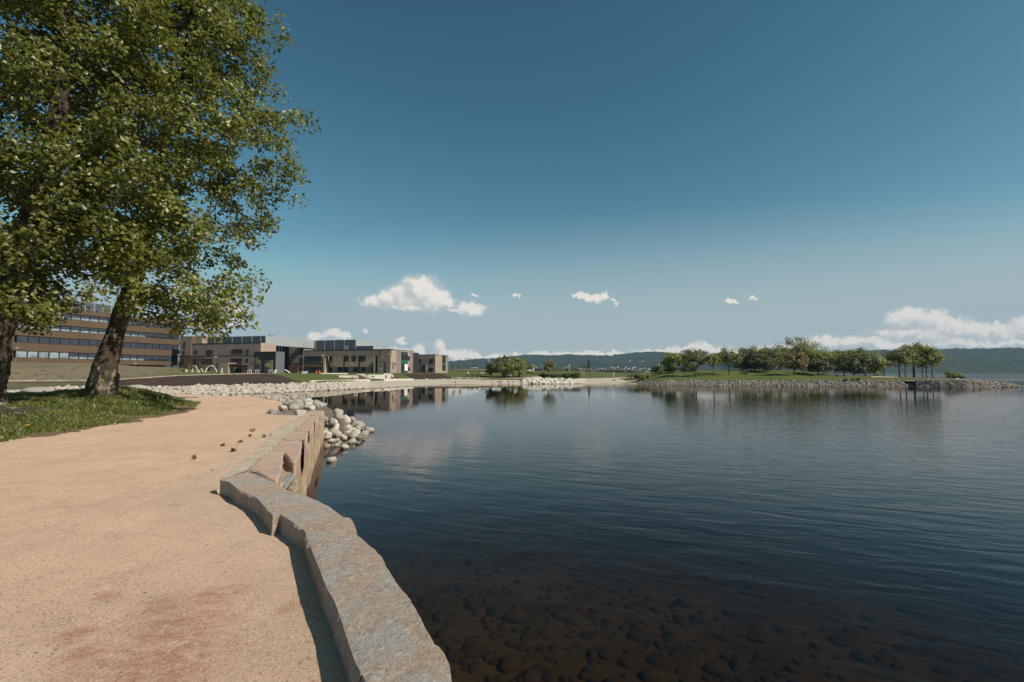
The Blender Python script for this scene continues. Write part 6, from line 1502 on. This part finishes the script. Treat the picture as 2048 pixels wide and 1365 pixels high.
ridge('hills', [(1300,741),(1500,738),(1700,735),(1850,728),(1900,724),(1950,727),(2000,731),(2060,732),(2200,728),(2600,728)], 1650, 120, ground_mat('nearer_forest', rgb(.020, .032, .012), rgb(.034, .046, .018), .02, rgb(.010, .016, .007), .09, 1.2, (.45, .65), .8), 9, rough=6)
ridge('hills', [(-700,738),(800,739),(1000,738.5),(1300,739),(1340,741)], 1500, 300, ground_mat('town_trees', rgb(.03, .045, .018), rgb(.05, .06, .03), .02, rgb(.10, .09, .07), .07, 1.2, (.6, .72), .8), 11, rough=6)
mf = ground_mat('field', rgb(.16, .19, .07), rgb(.14, .17, .06), .02)
a, b = aty(1700, 738.5, 1700), aty(2300, 738.5, 1700)
# houses on the hillsides
hr = random.Random(4); HM = []
for k in range(2):
    mb = MB().box(-5, 5, -4, 4, -3, 5); me_w = mb.obj('wall', M['concrete']).data; rf = MB().add([(-5.4,-4.5,5),(5.4,-4.5,5),(5.4,4.5,5),(-5.4,4.5,5),(-5.4,0,8),(5.4,0,8)], [(0,1,5,4),(2,3,4,5),(0,4,3),(1,2,5),(0,3,2,1)]).obj('roof', M[['roofred', 'roofgrey'][k]]).data
    HM.append((me_w, rf))
for o in [o for o in bpy.data.objects if o.name.startswith(('wall', 'roof')) and o.parent is None and o.data in [m_ for h_ in HM for m_ in h_]]: bpy.data.objects.remove(o)
hs_ = [(914+hr.uniform(0, 28), hr.uniform(726, 730), 2300) for _ in range(9)]+[(hr.uniform(1190, 1300), 740.5-hr.random()*6, 1330+hr.uniform(0, 40)) for _ in range(34)]+[(hr.uniform(1070, 1135), hr.uniform(731, 739), 1900) for _ in range(12)]+[(hr.uniform(1432, 1452), hr.uniform(727, 733), 2200) for _ in range(6)]+[(hr.uniform(1200, 1290), hr.uniform(722, 733), 2250) for _ in range(8)]
for px, py, Y in hs_:
    p = aty(px, py, Y); me_w, rf = hr.choice(HM); s = hr.uniform(.28, .6)*(Y/2000)**.5
    t = empty('house', (p.x, Y, p.z-2*s), 'tiny white house on the wooded slope across the lake', 'house', 'houses on the far slopes', hr.uniform(-.6, .6)); t.scale = (s, s, s)
    for nm, me_ in (('wall', me_w), ('roof', rf)): o = bpy.data.objects.new(nm, me_); COL.objects.link(o); o.parent = t
hb = MB().box(-3560, 3560, -3560, 3560, -6.5, 420)
ho = hb.obj('haze', None) if False else mesh_obj('haze', hb.v, hb.f, bpy.data.materials.new('haze_air'))
hm = ho.data.materials[0]; hm.use_nodes = True; ht = NT(hm.node_tree); ht.n.clear(); oo = ht.node('ShaderNodeOutputMaterial')
pv = ht.node('ShaderNodeVolumePrincipled'); pv.inputs['Color'].default_value = (.46, .72, 1, 1); pv.inputs['Density'].default_value = .0001; pv.inputs['Anisotropy'].default_value = .0
ht.l.new(pv.outputs[0], oo.inputs['Volume']); tag(ho, kind='stuff', label='thin blue air over the lake', cat='haze')
